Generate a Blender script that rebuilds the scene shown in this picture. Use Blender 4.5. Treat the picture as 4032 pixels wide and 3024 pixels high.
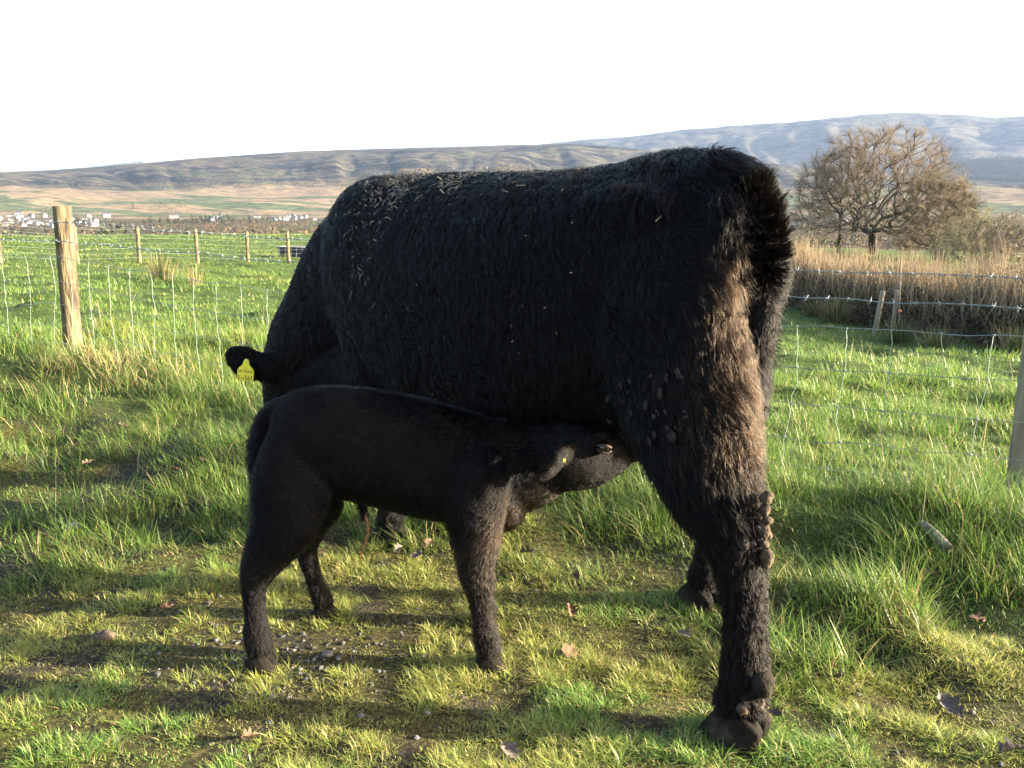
import bpy, bmesh, math, random, os
import numpy as np
from mathutils import Vector, Matrix, Euler

random.seed(7)
RNG = np.random.default_rng(7)
SC = bpy.context.scene
COL = SC.collection
for _o in list(bpy.data.objects):
    bpy.data.objects.remove(_o, do_unlink=True)

# ------------------------------------------------------------------ camera
EYE = 1.25                      # a phone held at chest height
FPX = 3300.0                    # focal length in pixels of the 4032 px wide frame
PITCH = math.atan((1512 - 860) / FPX)
cam_data = bpy.data.cameras.new('camera')
cam = bpy.data.objects.new('camera', cam_data)
COL.objects.link(cam)
cam.location = (0, 0, EYE)
cam.rotation_euler = (math.pi / 2 - PITCH, 0, 0)
cam_data.sensor_width = 36.0
cam_data.lens = 36.0 * FPX / 4032
cam_data.clip_start = 0.05
cam_data.clip_end = 40000
SC.camera = cam

# ------------------------------------------------------------------ sky and sun
SUN_EL = math.radians(13.0)
SUN_DIR = Vector((0.994 * math.cos(SUN_EL), -0.11 * math.cos(SUN_EL), math.sin(SUN_EL))).normalized()
SUN_AZ = math.atan2(SUN_DIR.x, SUN_DIR.y)          # clockwise from +Y
world = bpy.data.worlds.new('World')
SC.world = world
world.use_nodes = True
wn = world.node_tree
wn.nodes.clear()
w_out = wn.nodes.new('ShaderNodeOutputWorld')
w_bg = wn.nodes.new('ShaderNodeBackground')
w_sky = wn.nodes.new('ShaderNodeTexSky')
w_sky.sky_type = 'NISHITA'
w_sky.sun_disc = False
w_sky.sun_elevation = SUN_EL
w_sky.sun_rotation = SUN_AZ
w_sky.altitude = 200
w_sky.air_density = 1.0
w_sky.dust_density = 5.0
w_sky.ozone_density = 1.0
w_bg.inputs['Strength'].default_value = 0.10
w_hsv = wn.nodes.new('ShaderNodeHueSaturation')    # thin high cloud: a paler sky all round
w_hsv.inputs['Saturation'].default_value = 1.0
wn.links.new(w_sky.outputs['Color'], w_hsv.inputs['Color'])
wn.links.new(w_hsv.outputs['Color'], w_bg.inputs['Color'])
wn.links.new(w_bg.outputs['Background'], w_out.inputs['Surface'])

sun_data = bpy.data.lights.new('sun', 'SUN')
sun_data.energy = 5.0
sun_data.angle = math.radians(0.6)
sun_data.color = (1.0, 0.86, 0.66)
sun = bpy.data.objects.new('sun', sun_data)
COL.objects.link(sun)
sun.rotation_euler = SUN_DIR.to_track_quat('Z', 'Y').to_euler()
sun.location = (8, -3, 6)

SC.view_settings.view_transform = 'Standard'
SC.view_settings.look = 'None'
SC.view_settings.gamma = 1.0
SC.view_settings.use_curve_mapping = False
SC.view_settings.exposure = 3.0
SC.render.engine = 'CYCLES'
SC.cycles.use_denoising = True
SC.cycles.max_bounces = 8
SC.cycles.transparent_max_bounces = 16
SC.cycles.volume_bounces = 0
SC.cycles.sample_clamp_indirect = 6.0

# ------------------------------------------------------------------ helpers
CP, SP = math.cos(PITCH), math.sin(PITCH)

def at(px, py, Y):
    """The point at depth Y that the photograph shows at pixel (px, py)."""
    u = (px - 2016) / FPX
    v = (1512 - py) / FPX
    ry, rz = CP + v * SP, -SP + v * CP
    t = Y / ry
    return Vector((u * t, Y, EYE + rz * t))

def at_z(px, py, z):
    u = (px - 2016) / FPX
    v = (1512 - py) / FPX
    ry, rz = CP + v * SP, -SP + v * CP
    t = (z - EYE) / rz
    return Vector((u * t, ry * t, z))

def tag(o, label=None, cat=None, group=None, kind=None):
    if label: o['label'] = label
    if cat: o['category'] = cat
    if group: o['group'] = group
    if kind: o['kind'] = kind
    return o

def link(o, parent=None):
    COL.objects.link(o)
    if parent is not None:
        o.parent = parent
    return o

def empty(name, loc=(0, 0, 0), rz=0.0):
    o = bpy.data.objects.new(name, None)
    o.empty_display_size = 0.1
    o.location = loc
    o.rotation_euler = (0, 0, rz)
    return link(o)

def mesh_np(name, verts, faces, smooth=True):
    """faces: list of index arrays, each (n, k)."""
    me = bpy.data.meshes.new(name)
    verts = np.asarray(verts, dtype=np.float32)
    me.vertices.add(len(verts))
    me.vertices.foreach_set('co', verts.ravel())
    fl = [np.asarray(f, dtype=np.int32) for f in faces if len(f)]
    loops = np.concatenate([f.ravel() for f in fl])
    sizes = np.concatenate([np.full(len(f), f.shape[1], dtype=np.int32) for f in fl])
    starts = np.concatenate([[0], np.cumsum(sizes)[:-1]]).astype(np.int32)
    me.loops.add(len(loops))
    me.loops.foreach_set('vertex_index', loops)
    me.polygons.add(len(sizes))
    me.polygons.foreach_set('loop_start', starts)
    me.polygons.foreach_set('use_smooth', np.full(len(sizes), smooth, dtype=bool))
    me.update(calc_edges=True)
    me.validate()
    return me

def obj(name, me, mat=None, parent=None):
    o = bpy.data.objects.new(name, me)
    if mat is not None and len(me.materials) == 0:
        me.materials.append(mat)
    return link(o, parent)

def hash2(ix, iy, seed):
    h = (ix.astype(np.int64) * 374761393 + iy.astype(np.int64) * 668265263 + seed * 1442695041) & 0xFFFFFFFF
    h = ((h ^ (h >> 13)) * 1274126177) & 0xFFFFFFFF
    return ((h ^ (h >> 16)) & 0xFFFFFF) / float(0xFFFFFF)

def vnoise(x, y, seed=0):
    x = np.asarray(x, float); y = np.asarray(y, float)
    ix, iy = np.floor(x), np.floor(y)
    fx, fy = x - ix, y - iy
    fx = fx * fx * (3 - 2 * fx); fy = fy * fy * (3 - 2 * fy)
    a = hash2(ix, iy, seed); b = hash2(ix + 1, iy, seed)
    c = hash2(ix, iy + 1, seed); d = hash2(ix + 1, iy + 1, seed)
    return (a * (1 - fx) + b * fx) * (1 - fy) + (c * (1 - fx) + d * fx) * fy

def fbm(x, y, seed=0, octv=4, gain=0.5):
    s = 0.0; amp = 1.0; tot = 0.0
    for k in range(octv):
        s = s + amp * vnoise(np.asarray(x) * 2 ** k + 17.3 * k, np.asarray(y) * 2 ** k - 9.1 * k, seed + k)
        tot += amp; amp *= gain
    return s / tot

def sstep(a, b, x):
    t = np.clip((np.asarray(x, float) - a) / (b - a), 0, 1)
    return t * t * (3 - 2 * t)

def catmull(pts, n):
    """Resample rows of pts (k, d) with a Catmull-Rom spline, n steps per span."""
    P = np.asarray(pts, float)
    Q = np.vstack([2 * P[0] - P[1], P, 2 * P[-1] - P[-2]])
    out = []
    for i in range(len(P) - 1):
        p0, p1, p2, p3 = Q[i], Q[i + 1], Q[i + 2], Q[i + 3]
        for k in range(n):
            t = k / n
            out.append(0.5 * (2 * p1 + (p2 - p0) * t + (2 * p0 - 5 * p1 + 4 * p2 - p3) * t * t + (3 * p1 - p0 - 3 * p2 + p3) * t ** 3))
    out.append(P[-1])
    return np.array(out)

class MB:
    """Collects shapes for one mesh."""
    def __init__(self):
        self.v = []; self.q = []; self.t = []; self.n = 0
    def add(self, V, quads=(), tris=()):
        V = np.asarray(V, float)
        if len(quads): self.q.append(np.asarray(quads, int) + self.n)
        if len(tris): self.t.append(np.asarray(tris, int) + self.n)
        self.v.append(V); self.n += len(V)
    def rings(self, R, cap=True):
        """R: (k, m, 3) closed rings."""
        R = np.asarray(R, float); k, m, _ = R.shape
        i = np.arange(k - 1)[:, None] * m; j = np.arange(m)[None, :]; j2 = (j + 1) % m
        quads = np.stack([i + j, i + j2, i + m + j2, i + m + j], -1).reshape(-1, 4)
        V = R.reshape(-1, 3); tris = []
        if cap:
            V = np.vstack([V, R[0].mean(0), R[-1].mean(0)])
            a, b = k * m, k * m + 1
            jj = np.arange(m); jj2 = (jj + 1) % m
            tris = np.vstack([np.stack([jj2, jj, np.full(m, a)], -1),
                              np.stack([(k - 1) * m + jj, (k - 1) * m + jj2, np.full(m, b)], -1)])
        self.add(V, quads, tris)
    def loft(self, secs, side=(0, 1, 0), m=18, n=5, power=2.0, axis=None):
        """secs rows: x y z r_side r_up"""
        S = catmull(secs, n) if n > 1 else np.asarray(secs, float)
        C = S[:, :3]; T = np.gradient(C, axis=0)
        T /= np.linalg.norm(T, axis=1)[:, None] + 1e-9
        if axis is not None: T = np.tile(np.asarray(axis, float), (len(S), 1))
        side = np.asarray(side, float)
        sd = side[None, :] - (T @ side)[:, None] * T
        sd /= np.linalg.norm(sd, axis=1)[:, None] + 1e-9
        up = np.cross(T, sd)
        th = np.linspace(0, 2 * math.pi, m, endpoint=False)
        c, s = np.cos(th), np.sin(th)
        if power != 2.0:
            c = np.sign(c) * np.abs(c) ** (2 / power); s = np.sign(s) * np.abs(s) ** (2 / power)
        R = C[:, None, :] + S[:, 3][:, None, None] * c[None, :, None] * sd[:, None, :] \
            + S[:, 4][:, None, None] * s[None, :, None] * up[:, None, :]
        self.rings(R)
    def tube(self, pts, r, m=6, r2=None):
        P = np.asarray(pts, float)
        rr = np.linspace(r, r if r2 is None else r2, len(P))
        T = np.gradient(P, axis=0); T /= np.linalg.norm(T, axis=1)[:, None] + 1e-12
        ref = np.array([0.0, 0, 1]) if abs(T[0][2]) < 0.8 else np.array([1.0, 0, 0])
        a = np.cross(T, ref); a /= np.linalg.norm(a, axis=1)[:, None] + 1e-12
        b = np.cross(T, a)
        th = np.linspace(0, 2 * math.pi, m, endpoint=False)
        R = P[:, None, :] + rr[:, None, None] * (np.cos(th)[None, :, None] * a[:, None, :] + np.sin(th)[None, :, None] * b[:, None, :])
        self.rings(R)
    def ball(self, c, r, m=14, k=9):
        r = np.asarray(r, float) * np.ones(3)
        ph = np.linspace(0.12, math.pi - 0.12, k); th = np.linspace(0, 2 * math.pi, m, endpoint=False)
        R = np.stack([np.sin(ph)[:, None] * np.cos(th), np.sin(ph)[:, None] * np.sin(th), np.cos(ph)[:, None] * np.ones(m)], -1)
        self.rings(np.asarray(c, float) + R[::-1] * r)
    def box(self, lo, hi):
        x0, y0, z0 = lo; x1, y1, z1 = hi
        V = [(x0, y0, z0), (x1, y0, z0), (x1, y1, z0), (x0, y1, z0), (x0, y0, z1), (x1, y0, z1), (x1, y1, z1), (x0, y1, z1)]
        Q = [(0, 3, 2, 1), (4, 5, 6, 7), (0, 1, 5, 4), (1, 2, 6, 5), (2, 3, 7, 6), (3, 0, 4, 7)]
        self.add(V, Q)
    def mesh(self, name, smooth=True):
        f = []
        if self.q: f.append(np.vstack(self.q))
        if self.t: f.append(np.vstack(self.t))
        return mesh_np(name, np.vstack(self.v), f, smooth)
    def build(self, name, mat, parent=None, smooth=True):
        return obj(name, self.mesh(name, smooth), mat, parent)

# ------------------------------------------------------------------ materials
def new_mat(name):
    m = bpy.data.materials.new(name)
    m.use_nodes = True
    nt = m.node_tree
    nt.nodes.clear()
    out = nt.nodes.new('ShaderNodeOutputMaterial')
    return m, nt, out

def N(nt, typ, **kw):
    n = nt.nodes.new('ShaderNode' + typ)
    for k, v in kw.items():
        if k in n.inputs: n.inputs[k].default_value = v
        else: setattr(n, k, v)
    return n

def ramp(nt, src, stops):
    r = nt.nodes.new('ShaderNodeValToRGB')
    el = r.color_ramp.elements
    while len(el) > 1: el.remove(el[-1])
    el[0].position = stops[0][0]; el[0].color = (*stops[0][1], 1)
    for p, c in stops[1:]:
        e = el.new(p); e.color = (*c, 1)
    nt.links.new(src, r.inputs['Fac'])
    return r

def noisy_mat(name, stops, scale=8.0, rough=0.85, bump=0.0, bscale=None, stretch=None, detail=6.0, spec=0.3, coord='Object'):
    m, nt, out = new_mat(name)
    tc = N(nt, 'TexCoord')
    src = tc.outputs[coord]
    if stretch is not None:
        mp = N(nt, 'Mapping'); mp.inputs['Scale'].default_value = stretch
        nt.links.new(src, mp.inputs['Vector']); src = mp.outputs['Vector']
    no = N(nt, 'TexNoise', Scale=scale, Detail=detail, Roughness=0.6)
    nt.links.new(src, no.inputs['Vector'])
    r = ramp(nt, no.outputs['Fac'], stops)
    b = N(nt, 'BsdfPrincipled', Roughness=rough)
    b.inputs['Specular IOR Level'].default_value = spec
    nt.links.new(r.outputs['Color'], b.inputs['Base Color'])
    if bump:
        n2 = N(nt, 'TexNoise', Scale=bscale or scale * 3, Detail=8.0)
        nt.links.new(src, n2.inputs['Vector'])
        bp = N(nt, 'Bump', Strength=bump, Distance=0.02)
        nt.links.new(n2.outputs['Fac'], bp.inputs['Height'])
        nt.links.new(bp.outputs['Normal'], b.inputs['Normal'])
    nt.links.new(b.outputs['BSDF'], out.inputs['Surface'])
    return m

def attr_mat(name, rough=0.6, translucent=0.0, spec=0.3, attr='tint'):
    m, nt, out = new_mat(name)
    a = N(nt, 'Attribute'); a.attribute_name = attr
    b = N(nt, 'BsdfPrincipled', Roughness=rough)
    b.inputs['Specular IOR Level'].default_value = spec
    nt.links.new(a.outputs['Color'], b.inputs['Base Color'])
    last = b.outputs['BSDF']
    if translucent:
        t = N(nt, 'BsdfTranslucent')
        nt.links.new(a.outputs['Color'], t.inputs['Color'])
        mx = N(nt, 'MixShader', Fac=translucent)
        nt.links.new(b.outputs['BSDF'], mx.inputs[1]); nt.links.new(t.outputs['BSDF'], mx.inputs[2])
        last = mx.outputs['Shader']
    nt.links.new(last, out.inputs['Surface'])
    return m

def set_tint(me, cols, attr='tint'):
    a = me.attributes.new(attr, 'FLOAT_COLOR', 'POINT')
    c = np.ones((len(cols), 4), np.float32); c[:, :3] = cols
    a.data.foreach_set('color', c.ravel())

def plain_mat(name, col, rough=0.6, spec=0.4, metallic=0.0):
    m, nt, out = new_mat(name)
    b = N(nt, 'BsdfPrincipled', Roughness=rough, Metallic=metallic)
    b.inputs['Base Color'].default_value = (*col, 1)
    b.inputs['Specular IOR Level'].default_value = spec
    nt.links.new(b.outputs['BSDF'], out.inputs['Surface'])
    return m

def hair_mat(name, rough=0.35, rad=0.35, rand=0.2):
    m, nt, out = new_mat(name)
    h = nt.nodes.new('ShaderNodeBsdfHairPrincipled')
    h.parametrization = 'ABSORPTION'
    a = N(nt, 'Attribute'); a.attribute_name = 'tint'          # per-hair pigment, painted sunlight included
    nt.links.new(a.outputs['Vector'], h.inputs['Absorption Coefficient'])
    h.inputs['Roughness'].default_value = rough
    h.inputs['Radial Roughness'].default_value = rad
    h.inputs['IOR'].default_value = 1.28
    h.inputs['Random Roughness'].default_value = rand
    nt.links.new(h.outputs['BSDF'], out.inputs['Surface'])
    return m

def curves_obj(name, P, radius, mat, parent=None, tint=None):
    """P: (strands, points, 3) in the parent's space; radius (points,) or (strands, points)."""
    S, K, _ = P.shape
    hc = bpy.data.hair_curves.new(name)
    hc.add_curves([K] * S)
    hc.points.foreach_set('position', np.ascontiguousarray(P, dtype=np.float32).ravel())
    rad = np.broadcast_to(np.asarray(radius, np.float32), (S, K)).astype(np.float32).ravel()
    a = hc.attributes.get('radius') or hc.attributes.new('radius', 'FLOAT', 'POINT')
    a.data.foreach_set('value', np.ascontiguousarray(rad))
    if tint is not None:
        t = hc.attributes.new('tint', 'FLOAT_COLOR', 'CURVE')
        c = np.ones((S, 4), np.float32); c[:, :3] = tint
        t.data.foreach_set('color', c.ravel())
    hc.materials.append(mat)
    o = bpy.data.objects.new(name, hc)
    return link(o, parent)
# ------------------------------------------------------------------ terrain
FA = np.array([-3.10, 5.90]); FB = np.array([2.13, 3.40])       # stock fence: corner post and the post beside the cow
FLEN = float(np.linalg.norm(FB - FA)); FU = (FB - FA) / FLEN; FN = np.array([-FU[1], FU[0]])

def fence_us(x, y):
    dx, dy = x - FA[0], y - FA[1]
    return dx * FU[0] + dy * FU[1], dx * FN[0] + dy * FN[1]

def interp(x, xs, ys):
    return np.interp(x, xs, ys)

def h_near(x, y):
    """Track, bank under the fence and the field beyond it."""
    x = np.asarray(x, float); y = np.asarray(y, float)
    u, s = fence_us(x, y)
    bank = interp(u, [-6, -2, 0, 0.9, 1.9, 3.2, 4.9, 5.8, 8, 14], [0.32, 0.33, 0.30, 0.24, 0.13, 0.06, 0.05, 0.06, 0.05, 0.0])
    rise = sstep(-2.4, -0.35, s)
    near = bank * rise
    s1 = np.clip(s, 0, None)
    s_eff = np.where(s1 < 14, s1, 14 + 4 * (1 - np.exp(-(s1 - 14) / 4)))
    coef = np.clip(0.068 + 0.003 * x, 0.02, 0.11)
    far = -s_eff * coef
    humps = (fbm(x * 0.9, y * 0.9, 11, 3) - 0.5) * 0.24 * sstep(-0.2, 1.5, s) * (1 - sstep(40, 70, s))
    humps += (fbm(x * 2.3, y * 2.3, 21, 2) - 0.5) * 0.14 * sstep(-0.2, 1.0, s) * (1 - sstep(25, 50, s))
    track = (fbm(x * 1.3, y * 1.3, 5, 3) - 0.5) * 0.05 * (1 - sstep(-1.5, 0, s)) + (fbm(x * 6, y * 6, 8, 2) - 0.5) * 0.018
    lushm = np.clip(sstep(2.6, 3.3, y) + sstep(0.85, 1.2, x) * sstep(1.7, 2.2, y), 0, 1) * (1 - sstep(0.0, 1.0, s))
    track = track + lushm * ((fbm(x * 2.8, y * 2.8, 14, 2) - 0.5) * 0.15 + 0.01)
    # long-grass ridge in front of the fence on the right and at the corner post
    ridge = 0.05 * np.exp(-((s + 0.35) / 0.3) ** 2)
    return near + far + humps + track + ridge

SKY_A = ([-400, 0, 230, 445, 620, 1000, 1340, 2000, 2250, 2500, 2800, 3100, 3600, 4032, 4500],
         [690, 678, 668, 656, 640, 612, 588, 570, 568, 590, 625, 660, 700, 725, 740])
SKY_B = ([-400, 1500, 1900, 2187, 2370, 2734, 3099, 3372, 3555, 3737, 3846, 4032, 4500],
         [720, 640, 590, 562, 547, 510, 478, 456, 448, 456, 470, 459, 450])
SKY_C = ([-400, 2600, 2900, 3200, 3500, 3640, 3800, 4032, 4500],
         [800, 800, 770, 720, 668, 640, 626, 618, 600])

def h_all(x, y):
    x = np.asarray(x, float); y = np.asarray(y, float)
    r = np.hypot(x, y)
    az = np.arctan2(x, np.maximum(y, 1e-3)); az = np.clip(az, -1.2, 1.2)
    az = np.where(y < 0, np.sign(x) * 1.2, az)
    px = np.clip(2016 + FPX * np.tan(az), -400, 4500)
    zn = h_near(x, y)
    rv = np.array([75, 150, 350, 600, 900, 1150, 1400, 1700, 2000])
    zl = np.array([0, -6, -13, -13, -6, 0, 9, 33, 62.0])
    zv = np.interp(r, rv, zl) - 0.3
    zv += (fbm(x / 90, y / 90, 31, 4) - 0.5) * 5 * sstep(100, 400, r) * (1 - sstep(800, 1000, r))
    zv += (fbm(x / 220, y / 220, 37, 4) - 0.5) * 30 * sstep(1250, 1600, r)
    n1 = fbm(x / 330, y / 330, 41, 5) - 0.5
    gul = np.abs(fbm(np.arctan2(x, y) * 26 + n1 * 1.6, r / 900, 51, 3) - 0.5) * 2      # gullies running down the slope
    # hill A: crest at 2700 m
    za = EYE + (860 - np.interp(px, *SKY_A)) / FPX * 0.96 * 2700 * np.cos(az)
    ta = sstep(1950, 2750, r + n1 * 240); ta = ta ** 0.75
    rough = np.sin(np.clip(ta, 0, 1) * math.pi)
    A = zv * (1 - ta) + za * ta + rough * (n1 * 34 - (1 - gul) ** 3 * 11) - 0.06 * np.clip(r - 2800, 0, None)
    # mountain B: crest at 5200 m
    zb = EYE + (860 - np.interp(px, *SKY_B)) / FPX * 0.955 * 5200 * np.cos(az)
    tb = sstep(3300, 5300, r + n1 * 300)
    n2 = fbm(x / 700, y / 700, 61, 5) - 0.5
    B = 20 + (zb - 20) * tb ** 0.85 + np.sin(np.clip(tb, 0, 1) * math.pi) * (n2 * 170 - (1 - gul) ** 2 * 40)
    # spur C: runs in from the right at 3300 m
    zc = EYE + (860 - np.interp(px, *SKY_C)) / FPX * 0.96 * 3300 * np.cos(az)
    tc = sstep(2500, 3320, r + n1 * 120)
    Cz = zv * (1 - tc) + zc * tc - 0.28 * np.clip(r - 3350, 0, None) + np.sin(np.clip(tc, 0, 1) * math.pi) * n2 * 60
    zfar = np.maximum(np.maximum(A, Cz), np.where(r > 3000, B, -1e9))
    zfar = np.where(r > 1900, zfar, zv)
    k = sstep(62, 130, r)
    return zn * (1 - k) + zfar * k

def polar(name, r0, r1, nr, a0, a1, na, mat, kind='structure'):
    rr = np.exp(np.linspace(math.log(r0), math.log(r1), nr))
    aa = np.linspace(a0, a1, na) if a1 < 3 else np.concatenate([np.linspace(a0, -0.8, 40)[:-1], np.linspace(-0.8, 0.8, na), np.linspace(0.8, a1, 40)[1:]])
    na = len(aa)
    R, A = np.meshgrid(rr, aa, indexing='ij')
    X, Y = R * np.sin(A), R * np.cos(A)
    Z = h_all(X, Y)
    V = np.stack([X, Y, Z], -1).reshape(-1, 3)
    i = np.arange(nr - 1)[:, None] * na; j = np.arange(na - 1)[None, :]
    q = np.stack([i + j, i + na + j, i + na + j + 1, i + j + 1], -1).reshape(-1, 4)[:, ::-1]
    me = mesh_np(name, V, [q])
    o = obj(name, me, mat)
    tag(o, kind=kind)
    return o

# --- near ground: earth, moss and thatch between the blades; green turf in the field
def ground_material():
    m, nt, out = new_mat('earth_and_turf')
    tc = N(nt, 'TexCoord')
    n1 = N(nt, 'TexNoise', Scale=2.6, Detail=8.0, Roughness=0.65)
    n2 = N(nt, 'TexNoise', Scale=70.0, Detail=8.0, Roughness=0.75)
    n3 = N(nt, 'TexNoise', Scale=0.55, Detail=5.0)
    for n in (n1, n2, n3): nt.links.new(tc.outputs['Object'], n.inputs['Vector'])
    soil = ramp(nt, n2.outputs['Fac'], [(0.36, (0.012, 0.010, 0.008)), (0.5, (0.034, 0.029, 0.024)), (0.64, (0.085, 0.074, 0.062))])
    moss = ramp(nt, n2.outputs['Fac'], [(0.36, (0.016, 0.016, 0.006)), (0.5, (0.060, 0.056, 0.018)), (0.64, (0.17, 0.14, 0.05))])
    turf = ramp(nt, n2.outputs['Fac'], [(0.32, (0.014, 0.026, 0.006)), (0.5, (0.036, 0.066, 0.013)), (0.68, (0.085, 0.105, 0.026))])
    mk = ramp(nt, n1.outputs['Fac'], [(0.41, (0, 0, 0)), (0.53, (1, 1, 1))])
    mx = N(nt, 'MixRGB'); nt.links.new(mk.outputs['Color'], mx.inputs['Fac'])
    nt.links.new(soil.outputs['Color'], mx.inputs[1]); nt.links.new(moss.outputs['Color'], mx.inputs[2])
    at_ = N(nt, 'Attribute'); at_.attribute_name = 'turf'
    mx2 = N(nt, 'MixRGB'); nt.links.new(at_.outputs['Fac'], mx2.inputs['Fac'])
    nt.links.new(mx.outputs['Color'], mx2.inputs[1]); nt.links.new(turf.outputs['Color'], mx2.inputs[2])
    b = N(nt, 'BsdfPrincipled', Roughness=0.95); b.inputs['Specular IOR Level'].default_value = 0.15
    nt.links.new(mx2.outputs['Color'], b.inputs['Base Color'])
    bp = N(nt, 'Bump', Strength=1.0, Distance=0.025)
    nt.links.new(n2.outputs['Fac'], bp.inputs['Height']); nt.links.new(bp.outputs['Normal'], b.inputs['Normal'])
    nt.links.new(b.outputs['BSDF'], out.inputs['Surface'])
    return m

def far_material():
    """Moor grass, pasture, bracken and heather as they lie on the slopes."""
    m, nt, out = new_mat('moor_and_pasture')
    ge = N(nt, 'NewGeometry')
    def noise(scale, det=6.0, st=(1, 1, 1)):
        mp = N(nt, 'Mapping'); mp.inputs['Scale'].default_value = st
        nt.links.new(ge.outputs['Position'], mp.inputs['Vector'])
        n = N(nt, 'TexNoise', Scale=scale, Detail=det, Roughness=0.62)
        nt.links.new(mp.outputs['Vector'], n.inputs['Vector']); return n
    big = noise(0.0026, 5.0, (0.6, 1.6, 1))
    mid = noise(0.010, 10.0, (0.55, 1.6, 2.5))
    fine = noise(0.06, 6.0, (0.6, 1.4, 2))
    moor = ramp(nt, mid.outputs['Fac'], [(0.38, (0.010, 0.012, 0.010)), (0.45, (0.028, 0.025, 0.022)), (0.52, (0.085, 0.070, 0.048)), (0.57, (0.050, 0.056, 0.032)), (0.62, (0.022, 0.024, 0.018)), (0.72, (0.10, 0.080, 0.052))])
    fld = ramp(nt, big.outputs['Fac'], [(0.40, (0.165, 0.125, 0.078)), (0.49, (0.195, 0.15, 0.092)), (0.515, (0.065, 0.085, 0.040)), (0.60, (0.08, 0.10, 0.048)), (0.62, (0.17, 0.13, 0.082))])
    low = ramp(nt, mid.outputs['Fac'], [(0.35, (0.045, 0.040, 0.022)), (0.5, (0.085, 0.065, 0.036)), (0.65, (0.055, 0.065, 0.026))])
    fm = N(nt, 'MixRGB', blend_type='MULTIPLY', Fac=0.85)
    fr = ramp(nt, fine.outputs['Fac'], [(0.36, (0.35, 0.36, 0.38)), (0.5, (0.9, 0.88, 0.86)), (0.64, (1.25, 1.2, 1.15))])
    a = N(nt, 'Attribute'); a.attribute_name = 'field'
    mx = N(nt, 'MixRGB'); nt.links.new(a.outputs['Fac'], mx.inputs['Fac'])
    nt.links.new(moor.outputs['Color'], mx.inputs[1]); nt.links.new(fld.outputs['Color'], mx.inputs[2])
    a2 = N(nt, 'Attribute'); a2.attribute_name = 'low'
    mx3 = N(nt, 'MixRGB'); nt.links.new(a2.outputs['Fac'], mx3.inputs['Fac']); nt.links.new(mx.outputs['Color'], mx3.inputs[1]); nt.links.new(low.outputs['Color'], mx3.inputs[2])
    a4 = N(nt, 'Attribute'); a4.attribute_name = 'wood'
    mx4 = N(nt, 'MixRGB'); mx4.inputs[2].default_value = (0.013, 0.018, 0.014, 1)      # dark tone painting in the shade of the spur
    nt.links.new(a4.outputs['Fac'], mx4.inputs['Fac']); nt.links.new(mx3.outputs['Color'], mx4.inputs[1])
    nt.links.new(mx4.outputs['Color'], fm.inputs[1]); nt.links.new(fr.outputs['Color'], fm.inputs[2])
    b = N(nt, 'BsdfPrincipled', Roughness=0.95); b.inputs['Specular IOR Level'].default_value = 0.05
    nt.links.new(fm.outputs['Color'], b.inputs['Base Color'])
    bp = N(nt, 'Bump', Strength=0.8, Distance=9.0)
    nt.links.new(fine.outputs['Fac'], bp.inputs['Height']); nt.links.new(bp.outputs['Normal'], b.inputs['Normal'])
    nt.links.new(b.outputs['BSDF'], out.inputs['Surface'])
    return m

def float_attr(me, name, vals):
    a = me.attributes.new(name, 'FLOAT', 'POINT')
    a.data.foreach_set('value', np.ascontiguousarray(vals, dtype=np.float32))

def me_xyz(me):
    v = np.empty(len(me.vertices) * 3, np.float32); me.vertices.foreach_get('co', v); return v.reshape(-1, 3)

MAT_GROUND = ground_material()
MAT_FAR = far_material()
ground = polar('ground', 0.25, 100.0, 310, -math.pi, math.pi, 380, MAT_GROUND)
gv = me_xyz(ground.data)
_, gs = fence_us(gv[:, 0], gv[:, 1])
float_attr(ground.data, 'turf', np.clip(sstep(-1.5, -0.2, gs) + 0.5 * sstep(0.9, 1.6, gv[:, 0]), 0, 1))
valley = polar('valley', 96.0, 2020.0, 170, -1.0, 1.0, 420, MAT_FAR)
vv = me_xyz(valley.data); vr = np.hypot(vv[:, 0], vv[:, 1])
float_attr(valley.data, 'field', np.ones(len(vr)))
float_attr(valley.data, 'low', 1 - sstep(1120, 1240, vr + 160 * (fbm(vv[:, 0] / 80, vv[:, 1] / 80, 4, 3) - 0.5)))
hills = polar('hills', 1990.0, 9000.0, 200, -1.0, 1.0, 620, MAT_FAR)
hv = me_xyz(hills.data); hr = np.hypot(hv[:, 0], hv[:, 1])
float_attr(hills.data, 'field', 1 - sstep(2020, 2130, hr + 80 * (fbm(hv[:, 0] / 60, hv[:, 1] / 60, 3, 3) - 0.5)))
hpx = 2016 + FPX * hv[:, 0] / np.maximum(hv[:, 1], 1)
float_attr(hills.data, 'wood', sstep(3540, 3680, hpx + 90 * (fbm(hr / 90, hpx / 90, 6, 3) - 0.5)) * sstep(2440, 2520, hr) * (1 - sstep(3300, 3360, hr)) * 0.9)  # mask for the shade painted on the face of spur C
# ------------------------------------------------------------------ the cow and the calf
def remesh(name, mb, voxel, smooth_it, mat, parent):
    tmp = bpy.data.objects.new('tmp', mb.mesh('tmp'))
    COL.objects.link(tmp)
    md = tmp.modifiers.new('r', 'REMESH'); md.mode = 'VOXEL'; md.voxel_size = voxel; md.use_smooth_shade = True
    sm = tmp.modifiers.new('s', 'SMOOTH'); sm.factor = 0.5; sm.iterations = smooth_it
    dg = bpy.context.evaluated_depsgraph_get(); dg.update()
    me = bpy.data.meshes.new_from_object(tmp.evaluated_get(dg))
    me.name = name
    old = tmp.data
    bpy.data.objects.remove(tmp, do_unlink=True); bpy.data.meshes.remove(old)
    me.materials.clear(); me.materials.append(mat)
    me.polygons.foreach_set('use_smooth', np.ones(len(me.polygons), dtype=bool))
    return obj(name, me, mat, parent)

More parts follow.
